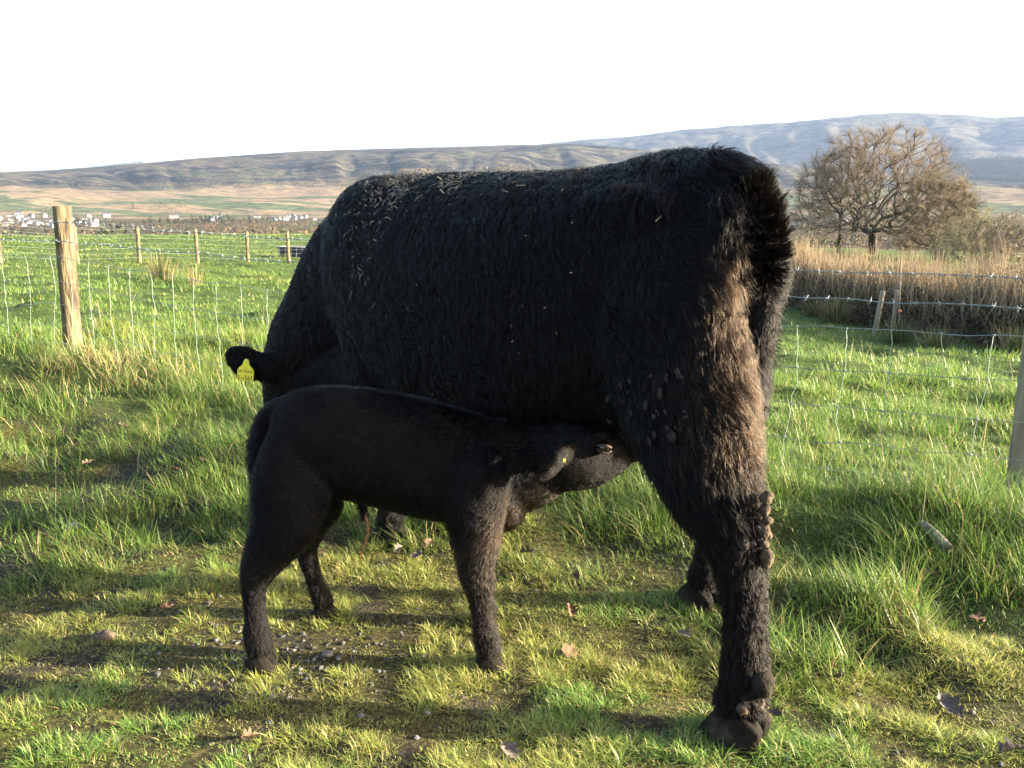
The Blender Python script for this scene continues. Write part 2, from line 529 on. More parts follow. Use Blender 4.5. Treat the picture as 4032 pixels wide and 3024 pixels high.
def surface_samples(me, n, rng, weight=None):
    me.calc_loop_triangles()
    nt = len(me.loop_triangles)
    tri = np.empty(nt * 3, np.int32); me.loop_triangles.foreach_get('vertices', tri); tri = tri.reshape(-1, 3)
    co = me_xyz(me).astype(float)
    nor = np.empty(len(co) * 3, np.float32); me.vertices.foreach_get('normal', nor); nor = nor.reshape(-1, 3).astype(float)
    a, b, c = co[tri[:, 0]], co[tri[:, 1]], co[tri[:, 2]]
    ar = 0.5 * np.linalg.norm(np.cross(b - a, c - a), axis=1)
    if weight is not None: ar = ar * weight((a + b + c) / 3)
    cdf = np.cumsum(ar); cdf /= cdf[-1]
    k = np.searchsorted(cdf, rng.random(n))
    u, v = rng.random(n), rng.random(n)
    f = u + v > 1; u[f], v[f] = 1 - u[f], 1 - v[f]; w = 1 - u - v
    P = a[k] * w[:, None] + b[k] * u[:, None] + c[k] * v[:, None]
    Nn = nor[tri[k, 0]] * w[:, None] + nor[tri[k, 1]] * u[:, None] + nor[tri[k, 2]] * v[:, None]
    Nn /= np.linalg.norm(Nn, axis=1)[:, None] + 1e-9
    return P, Nn

def unit(a):
    return a / (np.linalg.norm(a, axis=1)[:, None] + 1e-9)

def fur(name, body, n, length, flow, lift, mat, r0, parent, K=6, seed=3, clump=0.012, ck=0.5, curl=0.004, weight=None, droop=0.0, wander=2.6, tint=None):
    rng = np.random.default_rng(seed)
    P, Nn = surface_samples(body.data, n, rng, weight)
    L = length(P, Nn) * rng.uniform(0.65, 1.25, n)
    D = flow(P, Nn) + rng.normal(0, 0.16, (n, 3))
    # cowlicks: the lie of the coat wanders in patches
    wob = (fbm(P[:, 0] * 8 + P[:, 1] * 4, P[:, 2] * 8, 71, 4, 0.65) - 0.5) * wander
    side = np.cross(Nn, D)
    D = D + side * wob[:, None]
    D = unit(D - (D * Nn).sum(1)[:, None] * Nn)
    lf = lift(P, Nn) * rng.uniform(0.6, 1.4, n)
    # clumps: strands lean towards shared centres
    cell = np.floor(P / clump)
    hx = hash2(cell[:, 0], cell[:, 1] * 31 + cell[:, 2] * 57, 5); hy = hash2(cell[:, 1], cell[:, 2] * 31 + cell[:, 0] * 57, 6)
    hz = hash2(cell[:, 2], cell[:, 0] * 31 + cell[:, 1] * 57, 7)
    cen = (cell + 0.5 + 0.6 * (np.stack([hx, hy, hz], 1) - 0.5)) * clump
    off = cen - P; off -= (off * Nn).sum(1)[:, None] * Nn
    ph = hx * 40 + rng.normal(0, 0.5, n)
    bi = np.cross(Nn, D)
    t = np.linspace(0, 1, K)
    out = np.empty((n, K, 3))
    for i, tt in enumerate(t):
        q = P - Nn * 0.002 + L[:, None] * (D * (tt * np.cos(lf * (1 - 0.5 * tt)))[:, None] + Nn * (np.sin(lf) * tt * (1 - 0.45 * tt))[:, None])
        q = q + off * (ck * tt ** 1.3)
        q = q + bi * (curl * np.sin(ph + tt * 5.0) * tt)[:, None] + Nn * (0.6 * curl * np.cos(ph * 1.3 + tt * 5.5) * tt)[:, None]
        q[:, 2] -= droop * L * tt * tt
        out[:, i] = q
    return curves_obj(name, out, r0 * np.interp(t, [0, 0.5, 1], [1.0, 0.8, 0.25]), mat, parent, tint(P, Nn) * rng.uniform(0.75, 1.25, (n, 1)))

MAT_SKIN = noisy_mat('black_hide', [(0.3, (0.003, 0.003, 0.003)), (0.7, (0.006, 0.006, 0.006))], 30, 0.8, 0.2, spec=0.15)
MAT_COAT = hair_mat('black_coat', 0.30, 0.45)
MAT_CALF = hair_mat('black_calf_coat', 0.32, 0.45)
MAT_HOOF = noisy_mat('muddy_hoof', [(0.35, (0.007, 0.006, 0.005)), (0.52, (0.018, 0.015, 0.012)), (0.7, (0.045, 0.035, 0.026))], 14, 0.85, 0.5, 60, spec=0.1)
MAT_MUD = noisy_mat('dried_mud', [(0.3, (0.022, 0.016, 0.011)), (0.5, (0.06, 0.042, 0.028)), (0.75, (0.11, 0.078, 0.052))], 34, 0.9, 0.6, 90)
MAT_CLOD = noisy_mat('dry_dung', [(0.3, (0.010, 0.008, 0.007)), (0.6, (0.026, 0.021, 0.018)), (0.8, (0.055, 0.043, 0.036))], 60, 0.95, 0.6, 120)
MAT_LID = noisy_mat('brown_eyelid', [(0.4, (0.02, 0.015, 0.012)), (0.6, (0.045, 0.033, 0.025))], 80, 0.6)
MAT_EYE = plain_mat('dark_eye', (0.004, 0.003, 0.003), 0.04, 0.7)
MAT_TAG = plain_mat('yellow_plastic', (0.78, 0.66, 0.045), 0.35, 0.4)
MAT_INK = plain_mat('black_print', (0.015, 0.015, 0.012), 0.6, 0.2)

# ---- cow: local x towards the head, y towards her near side
COW_O = Vector((0.476, 2.24, 0.0))
COW_A = math.atan2(0.714, -0.70)
cow = empty('cow', COW_O, COW_A)
tag(cow, 'large shaggy black cow with straw on its back and a yellow ear tag', 'cow')
COW_M = Matrix.Translation(COW_O) @ Matrix.Rotation(COW_A, 4, 'Z')
COW_I = COW_M.inverted()

def cl(px, py, Y):
    return COW_I @ at(px, py, Y)

TAIL_PATH = [cl(2780, 655, 2.12), cl(2865, 695, 2.08), cl(2935, 780, 2.04), cl(2980, 895, 2.01), cl(2998, 1060, 2.0), cl(2998, 1260, 1.99), cl(2978, 1450, 1.99), cl(2962, 1600, 1.99)]

def build_cow():
    b = MB()
    # trunk: x, y, z, half width, half height
    b.loft([(-0.215, 0.02, 1.17, 0.07, 0.14), (-0.17, 0.025, 1.14, 0.15, 0.235), (-0.07, 0.015, 1.08, 0.225, 0.325), (0.05, 0, 1.05, 0.262, 0.370),
            (0.22, 0, 1.02, 0.305, 0.372), (0.50, 0, 0.985, 0.345, 0.400), (0.80, 0, 0.975, 0.345, 0.415), (1.05, 0, 0.995, 0.325, 0.402),
            (1.25, 0, 1.03, 0.295, 0.370), (1.40, 0, 1.06, 0.25, 0.33), (1.50, 0.02, 1.07, 0.17, 0.25)], (0, 1, 0), m=28, power=2.3, axis=(1, 0, 0))
    b.ball((0.07, 0.19, 1.27), (0.17, 0.06, 0.07)); b.ball((0.07, -0.19, 1.27), (0.17, 0.06, 0.07))
    b.ball((-0.175, 0.135, 1.15), (0.075, 0.07, 0.18))
    b.ball((-0.13, -0.09, 1.15), (0.085, 0.08, 0.18))
    # brisket and dewlap
    b.loft([(1.00, 0.0, 0.74, 0.20, 0.20), (1.20, 0.03, 0.72, 0.19, 0.20), (1.45, 0.06, 0.68, 0.14, 0.17), (1.68, 0.09, 0.62, 0.11, 0.14), (1.86, 0.11, 0.58, 0.09, 0.10)], (0, 1, 0))
    # neck
    b.loft([(1.12, 0, 1.04, 0.29, 0.34), (1.36, 0.01, 1.04, 0.24, 0.325), (1.54, 0.04, 0.96, 0.195, 0.28), (1.70, 0.08, 0.83, 0.155, 0.215),
            (1.82, 0.11, 0.73, 0.135, 0.17), (1.88, 0.12, 0.67, 0.11, 0.13)], (0, 1, 0), m=22)
    # head, lowered to the grass
    b.loft([(1.83, 0.11, 0.76, 0.10, 0.09), (1.86, 0.11, 0.70, 0.125, 0.135), (1.92, 0.11, 0.60, 0.12, 0.135), (1.97, 0.11, 0.49, 0.095, 0.11),
            (2.01, 0.11, 0.38, 0.075, 0.085), (2.03, 0.11, 0.30, 0.075, 0.08), (2.035, 0.11, 0.25, 0.055, 0.055)], (0, 1, 0), m=20)
    # ears
    e0, e1 = cl(1090, 1452, 3.44), cl(905, 1388, 3.36)
    for k in (0, 1):
        a0, a1 = np.array(e0), np.array(e1)
        if k: a0[1] = 0.22 - a0[1]; a1[1] = 0.22 - a1[1]
        pr = lambda t, w, dz=0.0: (*(a0 + (a1 - a0) * t + np.array([0, 0, dz])), w, 0.019)
        b.loft([pr(-0.15, 0.04), pr(0.1, 0.050, -0.012), pr(0.4, 0.068, -0.020), pr(0.65, 0.072, -0.018), pr(0.88, 0.058, -0.004), pr(1.03, 0.032, 0.008)], (0.2, 0.0, 1), m=14)
    # near hind leg
    b.loft([(0.0, 0.15, 1.20, 0.09, 0.20), (-0.025, 0.175, 1.04, 0.12, 0.22), (-0.105, 0.192, 0.88, 0.118, 0.195), (-0.165, 0.210, 0.76, 0.110, 0.165),
            (-0.225, 0.223, 0.64, 0.09, 0.125), (-0.28, 0.225, 0.54, 0.064, 0.083), (-0.315, 0.222, 0.45, 0.048, 0.058), (-0.335, 0.22, 0.32, 0.044, 0.047),
            (-0.342, 0.22, 0.20, 0.046, 0.049), (-0.342, 0.22, 0.135, 0.052, 0.055), (-0.33, 0.22, 0.09, 0.051, 0.056), (-0.32, 0.22, 0.06, 0.05, 0.056)], (0, 1, 0))
    # far hind leg, set forward
    b.loft([(0.08, -0.13, 1.18, 0.10, 0.19), (0.09, -0.15, 1.02, 0.11, 0.19), (0.10, -0.19, 0.86, 0.11, 0.18), (0.10, -0.23, 0.72, 0.095, 0.15),
            (0.06, -0.265, 0.60, 0.075, 0.10), (0.055, -0.285, 0.51, 0.058, 0.072), (0.065, -0.295, 0.40, 0.045, 0.05), (0.085, -0.30, 0.25, 0.040, 0.042),
            (0.10, -0.305, 0.14, 0.046, 0.05), (0.125, -0.31, 0.08, 0.048, 0.052)], (0, 1, 0))
    # fore legs
    for (x, y, s) in ((1.255, 0.10, 1), (1.12, -0.17, -1)):
        b.loft([(1.18, 0.17 * s, 1.10, 0.09, 0.20), (1.20, 0.185 * s, 0.92, 0.10, 0.165), (1.19, 0.175 * s, 0.76, 0.09, 0.12), (1.19, (0.17 * s + y) / 2, 0.62, 0.07, 0.085),
                (x - 0.03, y + 0.02 * s, 0.44, 0.052, 0.06), (x - 0.02, y, 0.36, 0.045, 0.05), (x - 0.015, y, 0.22, 0.037, 0.04), (x - 0.01, y, 0.13, 0.046, 0.048), (x + 0.01, y, 0.08, 0.048, 0.052)], (0, 1, 0))
    # tail: out over the rump, then hanging in the cleft
    tp = [np.array(v) for v in TAIL_PATH]
    rr = (0.05, 0.048, 0.042, 0.038, 0.034, 0.030, 0.027, 0.022)
    b.loft([(*p, r, r * 0.9) for p, r in zip(tp, rr)], (0, 1, 0), m=12)
    # udder and flank fold
    b.ball((0.19, 0.0, 0.66), (0.16, 0.12, 0.085))
    return remesh('body', b, 0.0125, 12, MAT_SKIN, cow)

cow_body = build_cow()

def hoof_mesh(name, L, W, H):
    b = MB(); m = 20
    th = np.linspace(0, 2 * math.pi, m, endpoint=False)
    for s in (-1, 1):
        rows = []
        for (z, k, fwd) in ((-0.05, 0.90, 0.01), (0.0, 1.0, 0.0), (0.30, 0.97, -0.05), (0.6, 0.90, -0.12), (0.85, 0.82, -0.18), (1.0, 0.72, -0.215), (1.1, 0.5, -0.22)):
            c, sn = np.cos(th), np.sin(th)
            x = np.sign(c) * np.abs(c) ** 0.8 * L / 2 * k + fwd * L
            toe = np.clip(c, 0, 1) ** 2
            y = np.sign(sn) * np.abs(sn) ** 0.85 * W * 0.245 * k * (1 - 0.35 * toe) + s * W * (0.255 - 0.03 * toe)
            zz = z * H * (1 - 0.25 * np.clip(-c, 0, 1)) + 0.02 * H * np.sin(th * 3 + s)
            rows.append(np.stack([x, y, zz], 1))
        b.rings(np.array(rows))
    return b.mesh(name)

hm = hoof_mesh('hoof', 0.150, 0.120, 0.085)
hm.materials.append(MAT_HOOF)
for (x, y, rz) in ((-0.318, 0.225, 0.15), (0.135, -0.31, -0.1), (1.27, 0.10, 0.1), (1.135, -0.17, -0.1)):
    o = obj('hoof', hm, None, cow)
    o.location = (x, y, 0.0); o.rotation_euler = (0, 0, rz)

def lump_mesh(name, seed, r, sx=1.0, sy=1.0, sz=1.0, k=10, m=14, amp=0.28):
    ph = np.linspace(0.15, math.pi - 0.15, k); th = np.linspace(0, 2 * math.pi, m, endpoint=False)
    PH, TH = np.meshgrid(ph, th, indexing='ij')
    d = 1 + amp * (fbm(np.cos(TH) * 1.3 + 5 + seed * 3.1, np.sin(TH) * 1.3 + PH * 1.4, seed, 3) - 0.5) * 2
    R = np.stack([np.sin(PH) * np.cos(TH) * sx, np.sin(PH) * np.sin(TH) * sy, np.cos(PH) * sz], -1) * (r * d)[..., None]
    b = MB(); b.rings(R[::-1])
    return b.mesh(name)

# dew claws and clods of dried mud stuck to the legs
def stick(name, px, py, Y, r, seed, sx=1.0, sy=1.0, sz=1.0, mat=MAT_MUD):
    me = lump_mesh(name, seed, r, sx, sy, sz, amp=0.45)
    o = obj(name, me, mat, cow)
    o.location = cl(px, py, Y)
    return o
stick('dew_claw', 3004, 2700, 1.785, 0.029, 3, 1.0, 1.0, 1.1, MAT_HOOF)
stick('dew_claw', 2985, 2770, 1.80, 0.016, 5, 1.0, 1.0, 1.0, MAT_MUD)
for i, (px, py, r) in enumerate([(3022, 1962, 0.022), (3016, 2010, 0.017), (3024, 2052, 0.021), (3012, 2090, 0.024), (3026, 2104, 0.015), (3014, 2142, 0.018), (3020, 2196, 0.023), (2995, 2030, 0.014), (2990, 2080, 0.014)]):
    stick('mud_clod', px - 4, py, 1.805, r * 0.72, 10 + i, 0.9, 0.9, 1.0 + 0.4 * math.sin(i * 2.3))
stick('mud_patch', 2915, 2140, 1.805, 0.015, 31, 1.5, 0.7, 0.8, MAT_CLOD)
stick('mud_patch', 2905, 2168, 1.81, 0.012, 32, 1.0, 0.7, 1.3, MAT_CLOD)
stick('mud_patch', 2920, 2795, 1.785, 0.014, 33, 1.0, 0.8, 1.0)
stick('mud_patch', 2850, 2025, 1.84, 0.013, 34, 1.8, 0.6, 0.8, MAT_CLOD)
for i in range(44):
    px = 2400 + 320 * RNG.random(); py = 1470 + 260 * RNG.random()
    # little clods of dung dried into the coat of the thigh
    p = cl(px, py, 1.9); d = (p - (COW_I @ Vector((0, 0, EYE)))).normalized()
    ok, hit, nor, _ = cow_body.ray_cast(COW_I @ Vector((0, 0, EYE)), d)
    if ok:
        o = obj('mud_clod', lump_mesh('mud_clod', 40 + i, 0.0025 + 0.0065 * RNG.random() ** 2, 0.9, 0.35, 1.0 + RNG.random(), amp=0.5), MAT_CLOD, cow)
        o.location = hit + nor * 0.020; o.rotation_euler = (0, RNG.normal(0, 0.5), math.atan2(nor.y, nor.x) + math.pi / 2)

# ---- ear tag
def ear_tag():
    W, H = 0.072, 0.078
    prof = [(-0.5, -0.5), (-0.42, -0.56), (0.42, -0.56), (0.5, -0.5), (0.5, -0.02), (0.42, 0.12), (0.24, 0.24), (0.16, 0.42), (0.13, 0.54), (0.0, 0.60), (-0.13, 0.54), (-0.16, 0.42), (-0.24, 0.24), (-0.42, 0.12), (-0.5, -0.02)]
    n = len(prof); T = 0.0022
    V = [(x * W, -T, y * H) for x, y in prof] + [(x * W, T, y * H) for x, y in prof]
    me = bpy.data.meshes.new('ear_tag')
    bm = bmesh.new()
    vs = [bm.verts.new(v) for v in V]
    bm.faces.new(vs[:n]); bm.faces.new(vs[n:][::-1])
    for i in range(n): bm.faces.new((vs[(i + 1) % n], vs[i], vs[n + i], vs[n + (i + 1) % n]))
    bmesh.ops.recalc_face_normals(bm, faces=bm.faces)
    bm.to_mesh(me); bm.free()
    t = obj('ear_tag', me, MAT_TAG, cow)
    t.location = cl(968, 1458, 3.315)
    t.rotation_euler = (math.radians(-6), math.radians(4), -COW_A + math.radians(-14))
    t['label'] = 'yellow plastic ear tag printed UK 722452 300561'
    def text(s, size, x, z, sx=1.0):
        cu = bpy.data.curves.new('lettering', 'FONT'); cu.body = s; cu.size = size; cu.align_x = 'CENTER'; cu.extrude = 0.0002
        cu.resolution_u = 2
        tmp = bpy.data.objects.new('tmp_text', cu); COL.objects.link(tmp)
        dg = bpy.context.evaluated_depsgraph_get()
        m2 = bpy.data.meshes.new_from_object(tmp.evaluated_get(dg)); m2.name = 'lettering'
        bpy.data.objects.remove(tmp, do_unlink=True)
        o = obj('lettering', m2, MAT_INK, t)
        o.rotation_euler = (math.pi / 2, 0, 0); o.location = (x, -T - 0.0006, z); o.scale = (sx, 1, 1)
    text('UK 722452', 0.0135, 0.0, -0.009)
    text('3', 0.024, -0.029, -0.039, 0.95); text('0 0', 0.014, -0.0115, -0.0385, 0.9); text('561', 0.029, 0.016, -0.040, 0.82)
    c = MB()
    for a in np.linspace(0, 2 * math.pi, 7)[:-1]:
        c.tube([(0.004 * math.cos(a), -T - 0.0005, 0.008 + 0.003 * math.sin(a)), (0.006 * math.cos(a + 0.5), -T - 0.0005, 0.008 + 0.0045 * math.sin(a + 0.5))], 0.0005, 4)
    c.build('crown_emblem', MAT_INK, t)
    h = MB(); h.tube([(0, -T - 0.004, 0.036), (0, T + 0.012, 0.036)], 0.0035, 8); h.build('stud', MAT_TAG, t)
ear_tag()

# ---- the cow's coat
def cow_len(P, Nn):
    x, y, z = P.T
    L = 0.033 + 0.012 * sstep(0.0, -0.2, x) + 0.010 * sstep(1.0, 1.4, z) * sstep(0.9, 0.2, x)
    L = L + 0.007 * sstep(0.95, 0.7, z) * sstep(0.55, 0.75, z) * sstep(0.3, 0.0, x)
    L = L - (L - 0.030) * sstep(0.62, 0.46, z)
    L = L - 0.008 * sstep(0.17, 0.10, z)
    L = L - (L - 0.018) * sstep(1.62, 1.76, x)
    return L * (0.75 + 0.5 * fbm(x * 9, z * 9, 77, 2))
def cow_flow(P, Nn):
    x, y, z = P.T
    leg = sstep(0.75, 0.5, z)
    f = np.stack([-0.75 + 0.55 * leg + 0 * x, 0.0 * x, -0.75 - 0.3 * leg], 1)
    f[:, 1] += 0.6 * np.sign(y) * (Nn[:, 2] > 0.6)
    head = sstep(1.6, 1.8, x)
    f = f * (1 - head[:, None]) + head[:, None] * np.array([0.5, 0.0, -0.8])
    ear = (y > 0.27) & (x > 1.75)
    f[ear] = np.array([0.2, 0.9, 0.3])
    return f
def cow_lift(P, Nn):
    x, y, z = P.T
    return 0.50 + 0.25 * sstep(1.25, 1.38, z) + 0.3 * sstep(0.95, 0.7, z) * sstep(0.2, -0.1, x) - 0.15 * sstep(1.7, 1.8, x)
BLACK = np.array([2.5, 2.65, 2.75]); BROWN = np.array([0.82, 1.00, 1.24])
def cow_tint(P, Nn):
    # dusty brown tint paints sunlight into hair of the buttocks and thigh back
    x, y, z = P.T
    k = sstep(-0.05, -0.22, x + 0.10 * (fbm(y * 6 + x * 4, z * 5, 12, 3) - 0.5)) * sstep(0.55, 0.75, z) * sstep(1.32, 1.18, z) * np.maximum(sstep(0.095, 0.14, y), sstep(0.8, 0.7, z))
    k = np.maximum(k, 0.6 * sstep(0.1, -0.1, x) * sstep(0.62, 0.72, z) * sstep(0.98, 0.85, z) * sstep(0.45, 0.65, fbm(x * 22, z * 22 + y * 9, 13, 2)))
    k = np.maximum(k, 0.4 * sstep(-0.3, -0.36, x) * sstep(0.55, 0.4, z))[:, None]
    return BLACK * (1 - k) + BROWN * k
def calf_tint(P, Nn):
    # lighter brown tint puts sunlight into the hair of face, throat, ears and legs
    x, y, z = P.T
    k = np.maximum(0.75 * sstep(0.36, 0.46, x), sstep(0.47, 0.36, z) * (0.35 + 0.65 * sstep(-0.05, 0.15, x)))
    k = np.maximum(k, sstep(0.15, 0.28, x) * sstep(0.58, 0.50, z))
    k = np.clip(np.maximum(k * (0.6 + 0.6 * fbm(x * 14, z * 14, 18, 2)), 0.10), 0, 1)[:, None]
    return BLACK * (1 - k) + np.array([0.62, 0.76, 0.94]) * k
def cow_w(C):
    return np.where(C[:, 1] < -0.12, 0.55, 1.0) * np.where(C[:, 0] > 1.72, 1.3, 1.0)
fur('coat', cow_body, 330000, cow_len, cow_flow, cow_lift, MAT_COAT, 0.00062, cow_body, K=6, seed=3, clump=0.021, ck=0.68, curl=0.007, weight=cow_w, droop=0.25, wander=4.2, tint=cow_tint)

# long hair of the tail, curling out over the rump and hanging along the tail
def tail_hair():
    rng = np.random.default_rng(9)
    path = catmull([np.array(v) for v in TAIL_PATH], 12)
    n = 15000
    tt = rng.random(n) ** 0.9 * (len(path) - 1.001); i = tt.astype(int); f = tt - i
    C = path[i] * (1 - f[:, None]) + path[i + 1] * f[:, None]
    T = unit(path[i + 1] - path[i])
    a = rng.uniform(-1.7, 1.7, n)
    out_ = unit(np.cross(T, np.array([0, 1.0, 0]))); out_ *= np.sign((out_ * np.array([-0.6, 0, 0.5])).sum(1))[:, None]
    rad = out_ * np.cos(a)[:, None] + np.array([0, 1.0, 0]) * np.sin(a)[:, None]
    R = C + rad * 0.030
    lump = np.floor(tt * 0.9)                                     # locks
    lk = hash2(lump, lump * 0, 4)
    up = sstep(1.02, 1.2, C[:, 2]) * (1 - 0.85 * sstep(1.31, 1.37, C[:, 2]))
    L = (0.026 + 0.026 * up) * (0.7 + 0.6 * lk) * rng.uniform(0.6, 1.15, n)
    K = 7; out = np.empty((n, K, 3)); side = unit(np.cross(T, rad))
    for k, s in enumerate(np.linspace(0, 1, K)):
        d = rad * (s * (0.58 * up + 0.22))[:, None] + T * (s * (0.78 - 0.20 * up) - 0.35 * up * s * s)[:, None] + np.array([0, 0, 0.28]) * (up * s * s)[:, None] - np.array([0, 0, 0.3]) * ((1 - up) * s * s)[:, None]
        q = R + L[:, None] * d
        q += side * ((lk - 0.5) * 0.03 * s)[:, None]
        out[:, k] = q
    curves_obj('tail_hair', out, 0.0007 * np.array([1, 1, 0.95, 0.85, 0.7, 0.5, 0.2]), MAT_COAT, cow_body, np.array([2.0, 2.2, 2.4]) * rng.uniform(0.8, 1.2, (n, 1)))
tail_hair()

# ---- calf: local x towards its head
CALF_O = Vector((-0.35, 2.30, 0.0))
calf = empty('calf', CALF_O)
tag(calf, 'small black calf suckling beneath the cow', 'calf')

def c3(x, y, z, *r):
    return (x - CALF_O.x, y - CALF_O.y, z, *r)

def build_calf():
    b = MB()
    y = 2.30
    b.loft([c3(-0.675, y, 0.60, 0.045, 0.08), c3(-0.65, y, 0.62, 0.085, 0.125), c3(-0.575, y, 0.632, 0.118, 0.148), c3(-0.45, y, 0.622, 0.128, 0.160),
            c3(-0.30, y, 0.592, 0.133, 0.168), c3(-0.17, y, 0.562, 0.122, 0.165), c3(-0.06, y, 0.530, 0.105, 0.158), c3(0.01, y, 0.50, 0.078, 0.12), c3(0.04, y, 0.49, 0.04, 0.07)], (0, 1, 0), m=24, power=2.2, axis=(1, 0, 0))
    b.loft([c3(-0.14, y, 0.555, 0.105, 0.150), c3(-0.03, y, 0.55, 0.09, 0.14), c3(0.05, y, 0.555, 0.078, 0.122), c3(0.12, y, 0.575, 0.07, 0.10)], (0, 1, 0))
    # head: muzzle lifted towards the udder
    b.loft([c3(0.085, y - 0.01, 0.585, 0.055, 0.085), c3(0.125, y - 0.01, 0.588, 0.074, 0.098), c3(0.18, y - 0.01, 0.588, 0.080, 0.100), c3(0.235, y, 0.592, 0.075, 0.092),
            c3(0.285, y + 0.005, 0.607, 0.060, 0.074), c3(0.325, y + 0.01, 0.63, 0.050, 0.060), c3(0.36, y + 0.02, 0.658, 0.047, 0.052), c3(0.38, y + 0.03, 0.672, 0.032, 0.034)], (0, 1, 0), m=20)
    b.ball(c3(0.13, y, 0.67), (0.035, 0.04, 0.022))
    for s in (-1, 1):
        b.ball(c3(0.243, y - 0.005 + s * 0.060, 0.660), (0.030, 0.018, 0.018))          # brow
        b.ball(c3(0.20, y - 0.005 + s * 0.055, 0.565), (0.055, 0.025, 0.045))             # cheek
        b.loft([c3(0.165, y - 0.01 + s * 0.062, 0.637, 0.018, 0.012), c3(0.150, y - 0.01 + s * 0.088, 0.628, 0.030, 0.011), c3(0.128, y - 0.01 + s * 0.115, 0.610, 0.038, 0.011),
                c3(0.100, y - 0.01 + s * 0.135, 0.592, 0.030, 0.010), c3(0.078, y - 0.01 + s * 0.145, 0.580, 0.012, 0.008)], (0.35, 0, 0.95), m=12)
    # near hind
    b.loft([c3(-0.575, 2.27, 0.72, 0.03, 0.05), c3(-0.595, 2.245, 0.64, 0.055, 0.085), c3(-0.605, 2.215, 0.53, 0.064, 0.108), c3(-0.622, 2.195, 0.44, 0.058, 0.096), c3(-0.667, 2.182, 0.355, 0.044, 0.068),
            c3(-0.705, 2.176, 0.29, 0.038, 0.048), c3(-0.717, 2.172, 0.235, 0.028, 0.033), c3(-0.716, 2.172, 0.16, 0.026, 0.030), c3(-0.716, 2.17, 0.10, 0.033, 0.038), c3(-0.706, 2.17, 0.05, 0.031, 0.035)], (0, 1, 0))
    # far hind
    b.loft([c3(-0.575, 2.33, 0.72, 0.03, 0.05), c3(-0.595, 2.355, 0.64, 0.055, 0.085), c3(-0.585, 2.39, 0.51, 0.06, 0.095), c3(-0.585, 2.41, 0.41, 0.048, 0.072), c3(-0.615, 2.43, 0.32, 0.036, 0.048),
            c3(-0.635, 2.44, 0.25, 0.028, 0.034), c3(-0.622, 2.452, 0.16, 0.023, 0.026), c3(-0.605, 2.462, 0.09, 0.026, 0.029), c3(-0.592, 2.468, 0.05, 0.029, 0.033)], (0, 1, 0))
    for (yy, dx) in ((2.17, 0.0), (2.415, -0.02)):
        y0 = 2.30 + (yy - 2.30) * 0.6
        b.loft([c3(-0.10 + dx, 2.30, 0.66, 0.03, 0.05), c3(-0.10 + dx, y0, 0.59, 0.052, 0.088), c3(-0.10 + dx, (y0 + yy) / 2, 0.48, 0.056, 0.085), c3(-0.10 + dx, yy + 0.01 * (yy < 2.3), 0.38, 0.046, 0.066), c3(-0.10 + dx, yy, 0.30, 0.038, 0.050),
                c3(-0.093 + dx, yy, 0.265, 0.039, 0.048), c3(-0.088 + dx, yy, 0.215, 0.029, 0.034), c3(-0.082 + dx, yy, 0.15, 0.026, 0.030), c3(-0.072 + dx, yy, 0.09, 0.033, 0.038), c3(-0.060 + dx, yy, 0.045, 0.030, 0.035)], (0, 1, 0))
    # tail
    b.loft([c3(-0.62, y, 0.745, 0.03, 0.02), c3(-0.678, y, 0.715, 0.027, 0.024), c3(-0.712, y - 0.005, 0.645, 0.024, 0.023), c3(-0.722, y - 0.01, 0.565, 0.022, 0.021), c3(-0.715, y - 0.01, 0.50, 0.015, 0.015)], (0, 1, 0), m=12)
    # navel
    b.loft([c3(-0.44, y, 0.49, 0.02, 0.02), c3(-0.43, y, 0.44, 0.014, 0.014), c3(-0.425, y, 0.405, 0.008, 0.008)], (0, 1, 0), m=10)
    return remesh('body', b, 0.0075, 12, MAT_SKIN, calf)

calf_body = build_calf()

hm2 = hoof_mesh('hoof', 0.082, 0.066, 0.045)
hm2.materials.append(noisy_mat('small_hoof', [(0.35, (0.005, 0.0045, 0.004)), (0.65, (0.017, 0.014, 0.011))], 30, 0.85, 0.3, spec=0.1))
for (x, y) in ((-0.703, 2.17), (-0.585, 2.47), (-0.055, 2.17), (-0.075, 2.415)):
    o = obj('hoof', hm2, None, calf)
    o.location = (x - CALF_O.x, y - CALF_O.y, 0.0)

for s in (-1, 1):
    e = MB(); e.ball((0, 0, 0), 0.0195, 18, 13)
    eo = e.build('eye', MAT_EYE, calf)
    eo.location = c3(0.252, 2.2955 + s * 0.0745, 0.634)
    lid = MB()
    for zz, k in ((0.010, 1), (-0.012, -1)):
        a = np.linspace(-1.2, 1.2, 11)
        pts = np.stack([np.sin(a) * 0.020, s * (0.006 + np.cos(a) * 0.0095), zz * np.cos(a) - 0.003 * np.sin(a)], 1)
        lid.tube(pts, 0.0036, 6)
    lo = lid.build('eyelid', MAT_LID, calf)
    lo.location = eo.location
t_ = MB(); t_.ball((0, 0, 0), (0.006, 0.003, 0.006), 10, 7)
to = t_.build('ear_tag', MAT_TAG, calf); to.location = c3(0.138, 2.172, 0.612)
to['label'] = 'small yellow button tag in the calf ear'
uc = MB(); uc.tube(catmull([c3(-0.425, 2.30, 0.42), c3(-0.415, 2.29, 0.37), c3(-0.425, 2.285, 0.33), c3(-0.44, 2.28, 0.29)], 6), 0.006, 7, 0.0025)
uc.build('navel_cord', noisy_mat('dried_cord', [(0.4, (0.16, 0.06, 0.025)), (0.6, (0.3, 0.15, 0.08))], 60, 0.7), calf)

